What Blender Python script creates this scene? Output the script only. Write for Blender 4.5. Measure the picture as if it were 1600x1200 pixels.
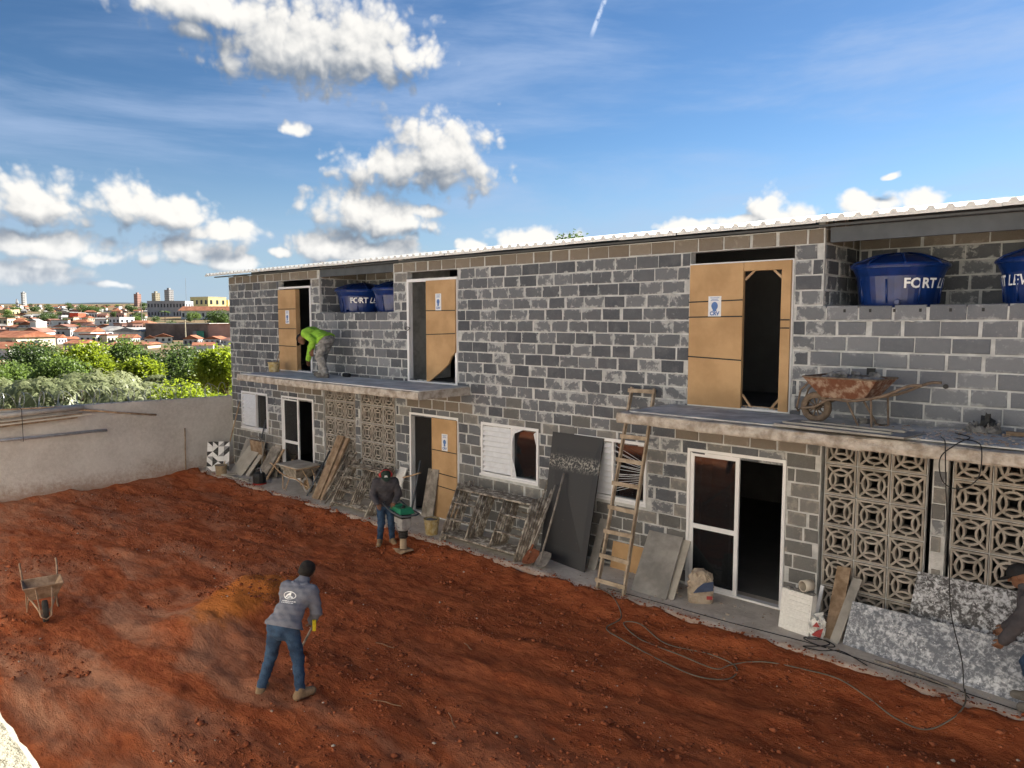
import bpy, math, random
import numpy as np
from mathutils import Vector, Matrix, Euler
from mathutils.bvhtree import BVHTree
random.seed(11); rng = np.random.default_rng(11)
for o in list(bpy.data.objects): bpy.data.objects.remove(o)
scn = bpy.context.scene; COL = scn.collection
R = math.radians
# ------------------------------------------------------------------ camera
F, YAW, PIT = 1158.3, R(42.59), R(4.871)
CAM = Vector((0.0, -9.948, 4.027))
cd = bpy.data.cameras.new('camera'); cam = bpy.data.objects.new('camera', cd); COL.objects.link(cam)
cd.sensor_fit = 'HORIZONTAL'; cd.sensor_width = 36; cd.lens = F/1600*36
cd.clip_start = 0.05; cd.clip_end = 20000
cam.location = CAM; cam.rotation_euler = (R(90)-PIT, 0, YAW); scn.camera = cam
# ------------------------------------------------------------------ light
SUN_AZ, SUN_EL = R(7), R(30.5)          # azimuth from +Y towards +X
SUN_STRENGTH, SKY_STRENGTH, EXPOSURE = 5.0, 0.060, 2.0
sd = bpy.data.lights.new('sun', 'SUN'); sd.energy = SUN_STRENGTH; sd.angle = R(0.6); sd.color = (1.0, .94, .84)
so = bpy.data.objects.new('sun', sd); COL.objects.link(so)
sdir = Vector((math.sin(SUN_AZ)*math.cos(SUN_EL), math.cos(SUN_AZ)*math.cos(SUN_EL), math.sin(SUN_EL)))
so.location = sdir*60; so.rotation_euler = sdir.to_track_quat('Z', 'Y').to_euler()
scn.view_settings.view_transform = 'Standard'; scn.view_settings.look = 'None'
scn.view_settings.exposure = EXPOSURE; scn.view_settings.gamma = 1; scn.view_settings.use_curve_mapping = False

class NT:
    """small helper for building node trees"""
    def __init__(s, tree): s.t = tree
    def n(s, typ, **kw):
        nd = s.t.nodes.new(typ)
        for k, v in kw.items():
            if k.startswith('i_'): nd.inputs[k[2:].replace('_', ' ')].default_value = v
            else: setattr(nd, k, v)
        return nd
    def l(s, a, b): s.t.links.new(a, b)
    def put(s, sock, v):
        if isinstance(v, (int, float, tuple, list)): sock.default_value = v
        else: s.l(v, sock)
    def m(s, op, a, b=None, c=None, clamp=False):
        nd = s.t.nodes.new('ShaderNodeMath'); nd.operation = op; nd.use_clamp = clamp
        for i, v in enumerate((a, b, c)):
            if v is not None: s.put(nd.inputs[i], v)
        return nd.outputs[0]
    def mix(s, f, a, b, blend='MIX'):
        nd = s.t.nodes.new('ShaderNodeMix'); nd.data_type = 'RGBA'; nd.blend_type = blend; nd.clamp_factor = True
        s.put(nd.inputs[0], f)
        for sk, v in ((nd.inputs[6], a), (nd.inputs[7], b)):
            if isinstance(v, tuple) and len(v) == 3: v = (*v, 1)
            s.put(sk, v)
        return nd.outputs[2]
    def noise(s, vec, scale, detail=4, rough=.55, dist=0, out='Fac'):
        nd = s.n('ShaderNodeTexNoise'); nd.inputs['Scale'].default_value = scale
        nd.inputs['Detail'].default_value = detail; nd.inputs['Roughness'].default_value = rough
        nd.inputs['Distortion'].default_value = dist
        if vec is not None: s.l(vec, nd.inputs['Vector'])
        return nd.outputs[out]
    def ss(s, v, lo, hi, a=0., b=1.):
        nd = s.n('ShaderNodeMapRange'); nd.interpolation_type = 'SMOOTHSTEP'
        s.put(nd.inputs[0], v); nd.inputs[1].default_value = lo; nd.inputs[2].default_value = hi
        nd.inputs[3].default_value = a; nd.inputs[4].default_value = b
        return nd.outputs[0]

# ------------------------------------------------------------------ sky: Nishita plus cumulus in the sky's own directions
def pix_ae(u, v):
    d = Vector((-math.sin(YAW)*math.cos(PIT), math.cos(YAW)*math.cos(PIT), -math.sin(PIT)))
    r = Vector((math.cos(YAW), math.sin(YAW), 0)); up = r.cross(d)
    k = (d + r*((u-800)/F) - up*((v-600)/F)).normalized()
    return math.atan2(k.x, k.y), math.asin(k.z)
CLOUDS = [  # centre u, v, half width, height above, depth below
 (470, 75, 150, 75, 55), (560, 75, 95, 70, 70), (640, 88, 55, 32, 30), (330, 20, 150, 40, 25), (300, 52, 40, 14, 12),
 (690, 240, 88, 62, 62), (650, 258, 130, 30, 44), (460, 203, 30, 12, 10),
 (40, 325, 110, 50, 24), (205, 325, 72, 38, 26), (270, 335, 70, 30, 24), (345, 365, 70, 22, 14), (300, 395, 90, 26, 22), (370, 410, 50, 14, 14),
 (60, 385, 120, 22, 22), (30, 425, 130, 16, 18), (150, 405, 40, 12, 12), (170, 443, 40, 7, 7), (60, 418, 60, 12, 10),
 (560, 335, 90, 45, 26), (600, 345, 85, 28, 34), (660, 332, 40, 12, 10), (520, 390, 75, 42, 26), (580, 395, 85, 32, 20), (440, 393, 24, 8, 8),
 (835, 375, 80, 20, 26), (1070, 356, 45, 14, 16), (1200, 330, 34, 38, 34), (1225, 340, 58, 22, 26), (1350, 322, 62, 22, 18), (1440, 318, 40, 20, 20),
 (1570, 320, 90, 12, 16), (1396, 274, 16, 7, 5), (1160, 345, 60, 10, 14), (745, 385, 30, 14, 14)]
world = bpy.data.worlds.new('World'); scn.world = world; world.use_nodes = True
wt = world.node_tree; wt.nodes.clear(); W = NT(wt)
def cloud_groups():
    # H: smooth bodies of the cumulus; T: their cauliflower detail (both two-dimensional, in azimuth and elevation)
    g = bpy.data.node_groups.new('cloud_body', 'ShaderNodeTree')
    g.interface.new_socket('P', in_out='INPUT', socket_type='NodeSocketVector'); g.interface.new_socket('H', in_out='OUTPUT', socket_type='NodeSocketFloat')
    N = NT(g); gi = N.n('NodeGroupInput'); go = N.n('NodeGroupOutput')
    sp = N.n('ShaderNodeSeparateXYZ'); N.l(gi.outputs[0], sp.inputs[0]); best = None; px = 1/F
    for (u, v, w, up, dn) in CLOUDS:
        w *= 1.12; up *= 1.1; dn *= 1.1; a, e = pix_ae(u, v); ca = math.cos(math.atan((u-800)/F))**1.5
        cx = N.n('ShaderNodeCombineXYZ')
        N.l(N.m('MULTIPLY_ADD', sp.outputs[0], 1/(w*px*ca), -a/(w*px*ca)), cx.inputs[0])
        N.l(N.m('MAXIMUM', N.m('MULTIPLY_ADD', sp.outputs[1], 1/(up*px), -e/(up*px)), N.m('MULTIPLY_ADD', sp.outputs[1], -1/(dn*px), e/(dn*px))), cx.inputs[1])
        q = N.n('ShaderNodeVectorMath', operation='LENGTH'); N.l(cx.outputs[0], q.inputs[0]); q = q.outputs['Value']
        best = q if best is None else N.m('SMOOTH_MIN', best, q, .15)
    best = N.m('SUBTRACT', 1., best)
    N.l(best, go.inputs['H'])
    t = bpy.data.node_groups.new('cloud_detail', 'ShaderNodeTree')
    t.interface.new_socket('P', in_out='INPUT', socket_type='NodeSocketVector'); t.interface.new_socket('T', in_out='OUTPUT', socket_type='NodeSocketFloat')
    N2 = NT(t); gi = N2.n('NodeGroupInput'); go = N2.n('NodeGroupOutput')
    vz = N2.n('ShaderNodeTexVoronoi'); vz.voronoi_dimensions = '2D'; vz.feature = 'F1'; vz.inputs['Scale'].default_value = 38
    vz.inputs['Detail'].default_value = 2.; vz.inputs['Roughness'].default_value = .55; N2.l(gi.outputs[0], vz.inputs['Vector'])
    fb = N2.noise(gi.outputs[0], 26, 4, .5)
    N2.l(N2.m('ADD', N2.m('SUBTRACT', .40, vz.outputs['Distance']), N2.m('MULTIPLY', N2.m('SUBTRACT', fb, .5), 2.2)), go.inputs['T'])
    for tr in (g, t):
        for nd in tr.nodes:
            if nd.bl_idname == 'ShaderNodeTexNoise': nd.noise_dimensions = '2D'
    return g, t
tc = W.n('ShaderNodeTexCoord'); sx = W.n('ShaderNodeSeparateXYZ'); W.l(tc.outputs['Generated'], sx.inputs[0])
az = W.m('ARCTAN2', sx.outputs[0], sx.outputs[1]); el = W.m('ARCSINE', sx.outputs[2])
cp = W.n('ShaderNodeCombineXYZ'); W.l(az, cp.inputs[0]); W.l(el, cp.inputs[1])
wob = W.noise(cp.outputs[0], 14, 2, .5, out='Color')
va = W.n('ShaderNodeVectorMath', operation='MULTIPLY_ADD'); W.l(wob, va.inputs[0]); va.inputs[1].default_value = (.02, .014, 0); W.l(cp.outputs[0], va.inputs[2])
vb = W.n('ShaderNodeVectorMath', operation='SUBTRACT'); W.l(va.outputs[0], vb.inputs[0]); vb.inputs[1].default_value = (.01, .007, 0)
GB, GT = cloud_groups()
def dens(g_, off):
    v = W.n('ShaderNodeVectorMath', operation='ADD'); W.l(vb.outputs[0], v.inputs[0]); v.inputs[1].default_value = off
    g = wt.nodes.new('ShaderNodeGroup'); g.node_tree = g_; W.l(v.outputs[0], g.inputs[0]); return g.outputs[0]
H0 = dens(GB, (0, 0, 0)); H2 = dens(GB, (.012, .028, 0)); T0 = dens(GT, (0, 0, 0)); T1 = dens(GT, (.006, .008, 0))
D0 = (W.m('ADD', H0, W.m('MULTIPLY_ADD', T0, .45, .18)), H0); D1 = (W.m('ADD', W.m('ADD', W.m('MULTIPLY', H0, .7), W.m('MULTIPLY', H2, .3)), W.m('MULTIPLY_ADD', T1, .45, .18)), H0); D2 = (None, H2)
alpha = W.ss(D0[0], -.02, .55)
lit = W.m('ADD', W.m('MULTIPLY', W.m('SUBTRACT', D0[0], D1[0]), .62), .47)
lit = W.m('ADD', lit, W.m('MULTIPLY', W.m('MAXIMUM', W.m('MINIMUM', W.m('SUBTRACT', H0, H2), .7), -.8), .7))
lit = W.ss(lit, -.05, 1.1)
sky = W.n('ShaderNodeTexSky'); sky.sky_type = 'NISHITA'; sky.sun_disc = False
sky.sun_elevation = SUN_EL; sky.sun_rotation = SUN_AZ; sky.altitude = 600; sky.air_density = 1.0; sky.dust_density = .1; sky.ozone_density = 2.0
hsv = W.n('ShaderNodeHueSaturation'); hsv.inputs['Saturation'].default_value = 1.1; hsv.inputs['Value'].default_value = 1.0
gm = W.n('ShaderNodeGamma'); gm.inputs['Gamma'].default_value = 1.2   # clear dry air: a deeper blue than the model's
sc1 = W.mix(1., sky.outputs[0], (.16, .16, .16), 'MULTIPLY'); W.l(sc1, gm.inputs['Color'])
W.l(W.mix(1., gm.outputs[0], (2.85, 2.9, 2.95), 'MULTIPLY'), hsv.inputs['Color'])
# thin high cirrus
mp = W.n('ShaderNodeMapping'); mp.inputs['Scale'].default_value = (1.6, 8, 1); mp.inputs['Rotation'].default_value = (0, 0, R(7)); W.l(cp.outputs[0], mp.inputs[0])
cir = W.ss(W.noise(mp.outputs[0], 1.5, 6, .6, .25), .36, .80)
basec = W.mix(W.m('MULTIPLY', cir, .55), hsv.outputs[0], (2.1, 2.65, 3.7))
basec = W.mix(W.ss(el, .24, -.01, 0, .85), basec, (1.75, 2.35, 3.15))
# contrail
a0, e0 = pix_ae(945, 0); a1, e1 = pix_ae(921, 64); ln = math.hypot(a1-a0, e1-e0); tx, ty = (a1-a0)/ln, (e1-e0)/ln
rx = W.m('SUBTRACT', az, a0); ry = W.m('SUBTRACT', el, e0)
along = W.m('ADD', W.m('MULTIPLY', rx, tx), W.m('MULTIPLY', ry, ty)); acr = W.m('ABSOLUTE', W.m('SUBTRACT', W.m('MULTIPLY', rx, ty), W.m('MULTIPLY', ry, tx)))
trail = W.m('MULTIPLY', W.ss(acr, .0042, .0008), W.m('MULTIPLY', W.ss(along, ln, ln*.6), W.ss(along, -.1, -.02)))
trail = W.m('MULTIPLY', trail, W.ss(W.noise(cp.outputs[0], 60, 4, .6), .3, .6))
basec = W.mix(W.m('MULTIPLY', trail, .55), basec, (4.6, 4.9, 5.4))
cloudc = W.mix(lit, (1.0, 1.2, 1.5), (4.3, 4.2, 4.0))
# clouds far away near the horizon fade a little into the air
cloudc = W.mix(W.ss(el, .12, .0, 0, .45), cloudc, (3.2, 3.7, 4.3))
skyc = W.mix(W.m('MULTIPLY', alpha, W.ss(el, -.005, .02)), basec, cloudc)
bg = W.n('ShaderNodeBackground'); bg.inputs['Strength'].default_value = SKY_STRENGTH; W.l(skyc, bg.inputs['Color'])
# the rest of the sky: the same air with the same kind of scattered cumulus, drawn coarsely
cell = W.noise(cp.outputs[0], 5.0, 4, .55); band = W.m('MULTIPLY', W.ss(el, .02, .08), W.ss(el, .8, .25))
ga = W.m('MULTIPLY', W.ss(cell, .51, .60), band)
gc = W.mix(W.ss(cell, .72, .56), (1.6, 1.9, 2.4), (4.7, 4.6, 4.35))
bg2 = W.n('ShaderNodeBackground'); bg2.inputs['Strength'].default_value = SKY_STRENGTH; W.l(W.mix(ga, hsv.outputs[0], gc), bg2.inputs['Color'])
inview = W.m('MULTIPLY', W.m('LESS_THAN', W.m('ABSOLUTE', W.m('ADD', az, YAW)), R(43)), W.m('LESS_THAN', el, .43))
ms = W.n('ShaderNodeMixShader'); W.l(inview, ms.inputs[0]); W.l(bg2.outputs[0], ms.inputs[1]); W.l(bg.outputs[0], ms.inputs[2])
for nd in wt.nodes:
    if nd.bl_idname == 'ShaderNodeTexNoise': nd.noise_dimensions = '2D'
wo = W.n('ShaderNodeOutputWorld'); W.l(ms.outputs[0], wo.inputs[0])

# ------------------------------------------------------------------ materials
MATS = {}
def mat(name, col, rough=.8, var=.18, scale=4., bump=.15, bscale=60., metal=0., col2=None, thr=None, spec=.3, obj=False, detail=6):
    if name in MATS: return MATS[name]
    m = bpy.data.materials.new(name); m.use_nodes = True; t = m.node_tree; t.nodes.clear(); N = NT(t)
    out = N.n('ShaderNodeOutputMaterial'); b = N.n('ShaderNodeBsdfPrincipled')
    if obj: vec = N.n('ShaderNodeTexCoord').outputs['Object']
    else: vec = N.n('ShaderNodeNewGeometry').outputs['Position']
    nz = N.noise(vec, scale, detail, .6)
    f = N.ss(nz, *(thr or (.3, .7)))
    c1 = tuple(max(0, c*(1-var)) for c in col); c2 = col2 or tuple(min(1, c*(1+var)) for c in col)
    N.l(N.mix(f, c1, c2), b.inputs['Base Color'])
    b.inputs['Roughness'].default_value = rough; b.inputs['Metallic'].default_value = metal
    b.inputs['Specular IOR Level'].default_value = spec
    if bump:
        bn = N.noise(vec, bscale, 4, .6); bp = N.n('ShaderNodeBump'); bp.inputs['Strength'].default_value = bump; bp.inputs['Distance'].default_value = .02
        N.l(bn, bp.inputs['Height']); N.l(bp.outputs[0], b.inputs['Normal'])
    N.l(b.outputs[0], out.inputs[0]); MATS[name] = m; return m
def blockmat(name, dark, light, mortar, smear=(.595, .71), blue=0.):
    m = bpy.data.materials.new(name); m.use_nodes = True; t = m.node_tree; t.nodes.clear(); N = NT(t)
    out = N.n('ShaderNodeOutputMaterial'); b = N.n('ShaderNodeBsdfPrincipled'); b.inputs['Roughness'].default_value = .92; b.inputs['Specular IOR Level'].default_value = .15
    ge = N.n('ShaderNodeNewGeometry'); oi = N.n('ShaderNodeObjectInfo')
    rnd = N.m('FRACT', N.m('ADD', ge.outputs['Random Per Island'], oi.outputs['Random']))
    pos = ge.outputs['Position']
    base = N.mix(N.m('ADD', N.m('MULTIPLY', rnd, .8), N.m('MULTIPLY', N.noise(pos, 9, 5, .65), .35)), dark, light)
    base = N.mix(N.ss(N.noise(pos, 3.1, 3, .6), .45, .75, 0, .5), base, tuple(c*.8+.03 for c in light))
    n1 = N.noise(pos, 6.5, 8, .68, .4); at_ = N.n('ShaderNodeAttribute'); at_.attribute_name = 'edge'
    patch = N.m('MULTIPLY', N.m('SUBTRACT', N.noise(pos, .9, 3, .6), .5), .35)
    sm = N.ss(N.m('ADD', N.m('ADD', n1, patch), N.m('ADD', N.m('MULTIPLY', N.m('SUBTRACT', rnd, .5), .16), N.m('MULTIPLY', at_.outputs['Fac'], .10))), *smear)
    spk = N.ss(N.noise(pos, 46, 3, .7), .60, .72, 0, .5)
    col = N.mix(sm, base, mortar); col = N.mix(spk, col, tuple(min(1, c*1.15) for c in light))
    fine = N.noise(pos, 190, 3, .7)
    col = N.mix(N.ss(fine, .3, .75, .35, 0), col, tuple(c*.45 for c in dark))
    N.l(col, b.inputs['Base Color'])
    bp = N.n('ShaderNodeBump'); bp.inputs['Strength'].default_value = .55; bp.inputs['Distance'].default_value = .012
    N.l(N.m('ADD', N.m('MULTIPLY', fine, .6), N.m('MULTIPLY', n1, 1.2)), bp.inputs['Height']); N.l(bp.outputs[0], b.inputs['Normal'])
    N.l(b.outputs[0], out.inputs[0]); MATS[name] = m; return m
def M(n): return MATS[n]
MORT = (.50, .515, .52)
blockmat('block_grey', (.066, .073, .088), (.215, .226, .245), MORT)
blockmat('block_tan', (.175, .147, .12), (.285, .25, .212), (.36, .33, .29), (.6, .8))
blockmat('block_pale', (.13, .14, .162), (.27, .282, .305), (.44, .45, .46), (.60, .76))
blockmat('block_low', (.115, .116, .116), (.245, .243, .236), (.36, .34, .31), (.55, .75))
mat('mortar', MORT, .95, .2, 6, .6, 70, col2=(.60, .61, .61))
mat('concrete', (.36, .315, .265), .95, .25, 3, .5, 50, col2=(.47, .43, .38))
mat('concrete_edge', (.40, .335, .27), .95, .35, 6, .9, 40, col2=(.56, .52, .47))
mat('concrete_pale', (.55, .55, .54), .9, .2, 2.5, .3, 60, col2=(.68, .68, .67))
mat('slab_top', (.48, .475, .46), .9, .25, 3.5, .3, 60, col2=(.64, .635, .62))
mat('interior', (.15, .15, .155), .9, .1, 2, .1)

mat('white_frame', (.72, .73, .75), .35, .05, 3, 0)
mat('white_plastic', (.74, .76, .8), .45, .06, 8, .05)
mat('milk_film', (.62, .64, .68), .3, .12, 18, .3, 20)
mat('steel_dark', (.075, .085, .1), .55, .15, 4, 0)
mat('steel_grey', (.33, .34, .36), .4, .2, 8, .05, metal=.7)
mat('galvanised', (.52, .54, .56), .4, .15, 10, 0, metal=.5)
mat('roof_sheet', (.33, .34, .345), .5, .06, 2, 0)
mat('eps', (.74, .74, .72), .85, .08, 30, .3, 120)
mat('cardboard', (.43, .27, .135), .85, .1, 2.2, .08, 80, col2=(.50, .325, .17))
mat('strap', (.012, .012, .014), .5, .1, 5, 0)
mat('paper', (.70, .72, .75), .8, .05, 20, 0)
mat('print_blue', (.09, .18, .42), .7, .1, 20, 0)
mat('tank_blue', (.004, .024, .13), .28, .25, 5, .03, spec=.5)
mat('white_print', (.78, .8, .82), .6, .05, 9, 0)
mat('breeze', (.275, .25, .22), .95, .2, 5, .35, 90, col2=(.37, .34, .305))
mat('wood_pale', (.42, .28, .165), .85, .3, 7, .25, 50, col2=(.52, .38, .25))
mat('wood_weathered', (.33, .255, .18), .88, .3, 7, .25, 50, col2=(.45, .37, .28))
mat('wood_grey', (.23, .205, .175), .9, .35, 6, .3, 60, col2=(.34, .31, .275))
mat('wood_brown', (.25, .165, .10), .88, .3, 6, .3, 60, col2=(.36, .27, .19))
mat('ply_beige', (.40, .37, .315), .9, .15, 4, .12, 80, col2=(.46, .43, .38))
mat('ply_grey', (.26, .25, .235), .9, .2, 3, .2, 60, col2=(.36, .345, .32))
mat('mortar_steel', (.22, .185, .15), .9, .3, 9, .5, 60, col2=(.48, .44, .38), thr=(.42, .66), detail=3)
mat('rust_paint', (.22, .09, .05), .85, .35, 11, .5, 60, col2=(.33, .25, .19), thr=(.42, .66))
mat('barrow_grey', (.22, .19, .15), .8, .3, 9, .3, 60, col2=(.36, .33, .28))
mat('barrow_tan', (.27, .17, .11), .85, .3, 9, .3, 60, col2=(.38, .27, .19))
mat('rubber', (.035, .033, .032), .85, .2, 10, .1)
mat('tyre_dusty', (.16, .12, .09), .95, .3, 12, .4, 60)
mat('rubble', (.16, .155, .15), .95, .35, 9, .5, 60, col2=(.33, .32, .31))
mat('yellow_pail', (.48, .33, .10), .7, .25, 14, .2, 40, col2=(.55, .47, .30))
mat('black_plastic', (.018, .019, .021), .45, .2, 9, .05)
mat('red_plastic', (.35, .04, .03), .6, .2, 9, 0)
mat('tan_pot', (.30, .235, .155), .9, .2, 9, .2)
mat('cement_paper', (.36, .29, .22), .85, .2, 9, .4, 22, col2=(.44, .37, .29))
mat('bag_blue', (.05, .07, .13), .7, .2, 9, .1)
mat('bag_red', (.33, .05, .05), .7, .2, 9, .1)
mat('pvc', (.56, .51, .43), .5, .1, 9, .05, col2=(.62, .58, .5))
mat('cable_black', (.02, .02, .021), .6, .2, 9, 0)
mat('hose_grey', (.15, .125, .095), .75, .2, 6, 0)
mat('shovel_steel', (.21, .19, .17), .6, .3, 14, .2, 50, metal=.3)
mat('shovel_rust', (.20, .07, .035), .85, .3, 12, .3, 50)
mat('skin', (.17, .085, .052), .6, .12, 25, .1, 120, obj=True)
mat('hair', (.012, .010, .009), .7, .2, 40, .5, 150, obj=True)
mat('denim', (.020, .045, .10), .9, .3, 7, .4, 50, col2=(.042, .085, .16), obj=True)
mat('shirt_grey', (.155, .165, .205), .9, .14, 7, .2, 40, obj=True)
mat('shirt_dark', (.062, .058, .066), .9, .2, 7, .2, 40, obj=True)
mat('shirt_lime', (.26, .50, .05), .85, .15, 7, .2, 40, obj=True)
mat('trouser_grey', (.20, .20, .195), .92, .3, 9, .3, 40, col2=(.34, .335, .325), obj=True)
mat('boot_tan', (.24, .165, .10), .85, .25, 12, .2, 60, obj=True)
mat('boot_grey', (.14, .13, .12), .85, .25, 12, .2, 60, obj=True)
mat('cap_black', (.016, .016, .018), .85, .2, 9, .1, obj=True)
mat('cap_green', (.018, .035, .028), .85, .2, 9, .1, obj=True)
mat('ear_red', (.40, .035, .04), .45, .1, 9, 0)
mat('glove_yellow', (.75, .60, .03), .6, .1, 9, 0)
mat('rammer_green', (.02, .18, .095), .4, .15, 9, .02)
mat('engine_grey', (.36, .365, .37), .45, .2, 12, .2, 40, metal=.3)
mat('boot_cream', (.38, .29, .2), .8, .2, 9, .1)
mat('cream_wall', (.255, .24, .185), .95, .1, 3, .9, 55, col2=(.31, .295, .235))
mat('opposite_cream', (.80, .75, .64), .9, .1, 2, .3)
mat('razor', (.36, .38, .39), .45, .2, 9, 0, metal=.6)
mat('bark', (.10, .075, .055), .95, .3, 6, .5, 30)
mat('terracotta', (.27, .085, .04), .9, .3, .5, .3, 4, col2=(.34, .14, .075))
mat('terracotta_dark', (.20, .10, .075), .9, .3, .4, .3, 4)
mat('fibre_roof', (.27, .265, .26), .9, .3, .4, .2, 4)
mat('plaster_white', (0.647, 0.647, 0.637), .9, .12, .3, 0)
mat('plaster_cream', (0.568, 0.510, 0.372), .9, .12, .3, 0)
mat('plaster_yellow', (0.647, 0.549, 0.265), .9, .1, .3, 0)
mat('plaster_grey', (0.372, 0.372, 0.382), .9, .12, .3, 0)
mat('plaster_pink', (0.490, 0.294, 0.245), .9, .12, .3, 0)
mat('wall_brown', (.17, .125, .105), .95, .3, .25, .1, col2=(.24, .185, .16))
mat('red_sign', (.55, .07, .03), .8, .2, .5, 0)
mat('green_gate', (.08, .30, .20), .7, .2, .5, 0)
mat('window_dark', (.03, .035, .045), .3, .2, .5, 0)
def glassmat():
    m = bpy.data.materials.new('door_glass'); m.use_nodes = True; N = NT(m.node_tree); b = m.node_tree.nodes['Principled BSDF']
    b.inputs['Base Color'].default_value = (.01, .012, .014, 1); b.inputs['Roughness'].default_value = .03; b.inputs['Specular IOR Level'].default_value = .75
    b.inputs['Alpha'].default_value = .8
    ge = N.n('ShaderNodeNewGeometry'); sp = N.ss(N.noise(ge.outputs['Position'], 34, 3, .7), .70, .74, 0, .6)
    N.l(N.mix(sp, (.01, .012, .014), (.5, .5, .5)), b.inputs['Base Color'])
    MATS['door_glass'] = m
glassmat()
def leafmat(name, a, b2, trans=.35, gloss=.45):
    m = bpy.data.materials.new(name); m.use_nodes = True; t = m.node_tree; t.nodes.clear(); N = NT(t)
    out = N.n('ShaderNodeOutputMaterial'); ge = N.n('ShaderNodeNewGeometry')
    f = N.m('ADD', N.m('MULTIPLY', ge.outputs['Random Per Island'], .6), N.m('MULTIPLY', N.noise(ge.outputs['Position'], .8, 3), .5))
    col = N.mix(f, a, b2)
    b = N.n('ShaderNodeBsdfPrincipled'); N.l(col, b.inputs['Base Color']); b.inputs['Roughness'].default_value = gloss; b.inputs['Specular IOR Level'].default_value = .5
    tr = N.n('ShaderNodeBsdfTranslucent'); N.l(N.mix(.5, col, tuple(min(1, c*2.2) for c in b2)), tr.inputs[0])
    mx = N.n('ShaderNodeMixShader'); mx.inputs[0].default_value = trans
    N.l(b.outputs[0], mx.inputs[1]); N.l(tr.outputs[0], mx.inputs[2]); N.l(mx.outputs[0], out.inputs[0]); MATS[name] = m
leafmat('leaf_mango', (.085, .115, .04), (.27, .29, .15), .3, .5)
leafmat('leaf_dark', (.03, .06, .016), (.08, .125, .032), .35, .55)
leafmat('leaf_mid', (.055, .10, .02), (.13, .19, .04), .4, .55)
leafmat('leaf_bright', (.10, .16, .012), (.21, .26, .02), .5, .5)
def dusty(name, c1, c2, dust, axis, lo, hi, scale=1.2, amt=.8):
    # bare cement with red dust splashed or trodden onto it (stain with its own ragged outline)
    m = bpy.data.materials.new(name); m.use_nodes = True; t = m.node_tree; t.nodes.clear(); N = NT(t)
    out = N.n('ShaderNodeOutputMaterial'); b = N.n('ShaderNodeBsdfPrincipled'); b.inputs['Roughness'].default_value = .95; b.inputs['Specular IOR Level'].default_value = .15
    p = N.n('ShaderNodeNewGeometry').outputs['Position']; sp = N.n('ShaderNodeSeparateXYZ'); N.l(p, sp.inputs[0]); n1 = N.noise(p, scale, 6, .62, .3); n2 = N.noise(p, 14, 5, .65)
    col = N.mix(N.ss(n1, .3, .7), c1, c2); col = N.mix(N.ss(n2, .35, .7, 0, .3), col, tuple(min(1, c*1.25) for c in c2))
    f = N.m('ADD', sp.outputs[axis], N.m('ADD', N.m('MULTIPLY', N.m('SUBTRACT', n1, .5), .9*abs(hi-lo)), N.m('MULTIPLY', N.m('SUBTRACT', n2, .5), .9*abs(hi-lo))))
    col = N.mix(N.ss(f, hi, lo, 0, amt), col, dust); N.l(col, b.inputs['Base Color'])
    bp = N.n('ShaderNodeBump'); bp.inputs['Strength'].default_value = .4; bp.inputs['Distance'].default_value = .015; N.l(N.m('ADD', n2, N.noise(p, 70, 3, .6)), bp.inputs['Height']); N.l(bp.outputs[0], b.inputs['Normal'])
    N.l(b.outputs[0], out.inputs[0]); MATS[name] = m
dusty('render_grey', (.45, .425, .395), (.60, .575, .545), (.30, .17, .11), 2, -.25, .45, .9, .75)
dusty('pavement_cement', (.44, .395, .34), (.60, .555, .50), (.36, .19, .115), 1, -1.3, -.8, 2.6, .7)
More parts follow.
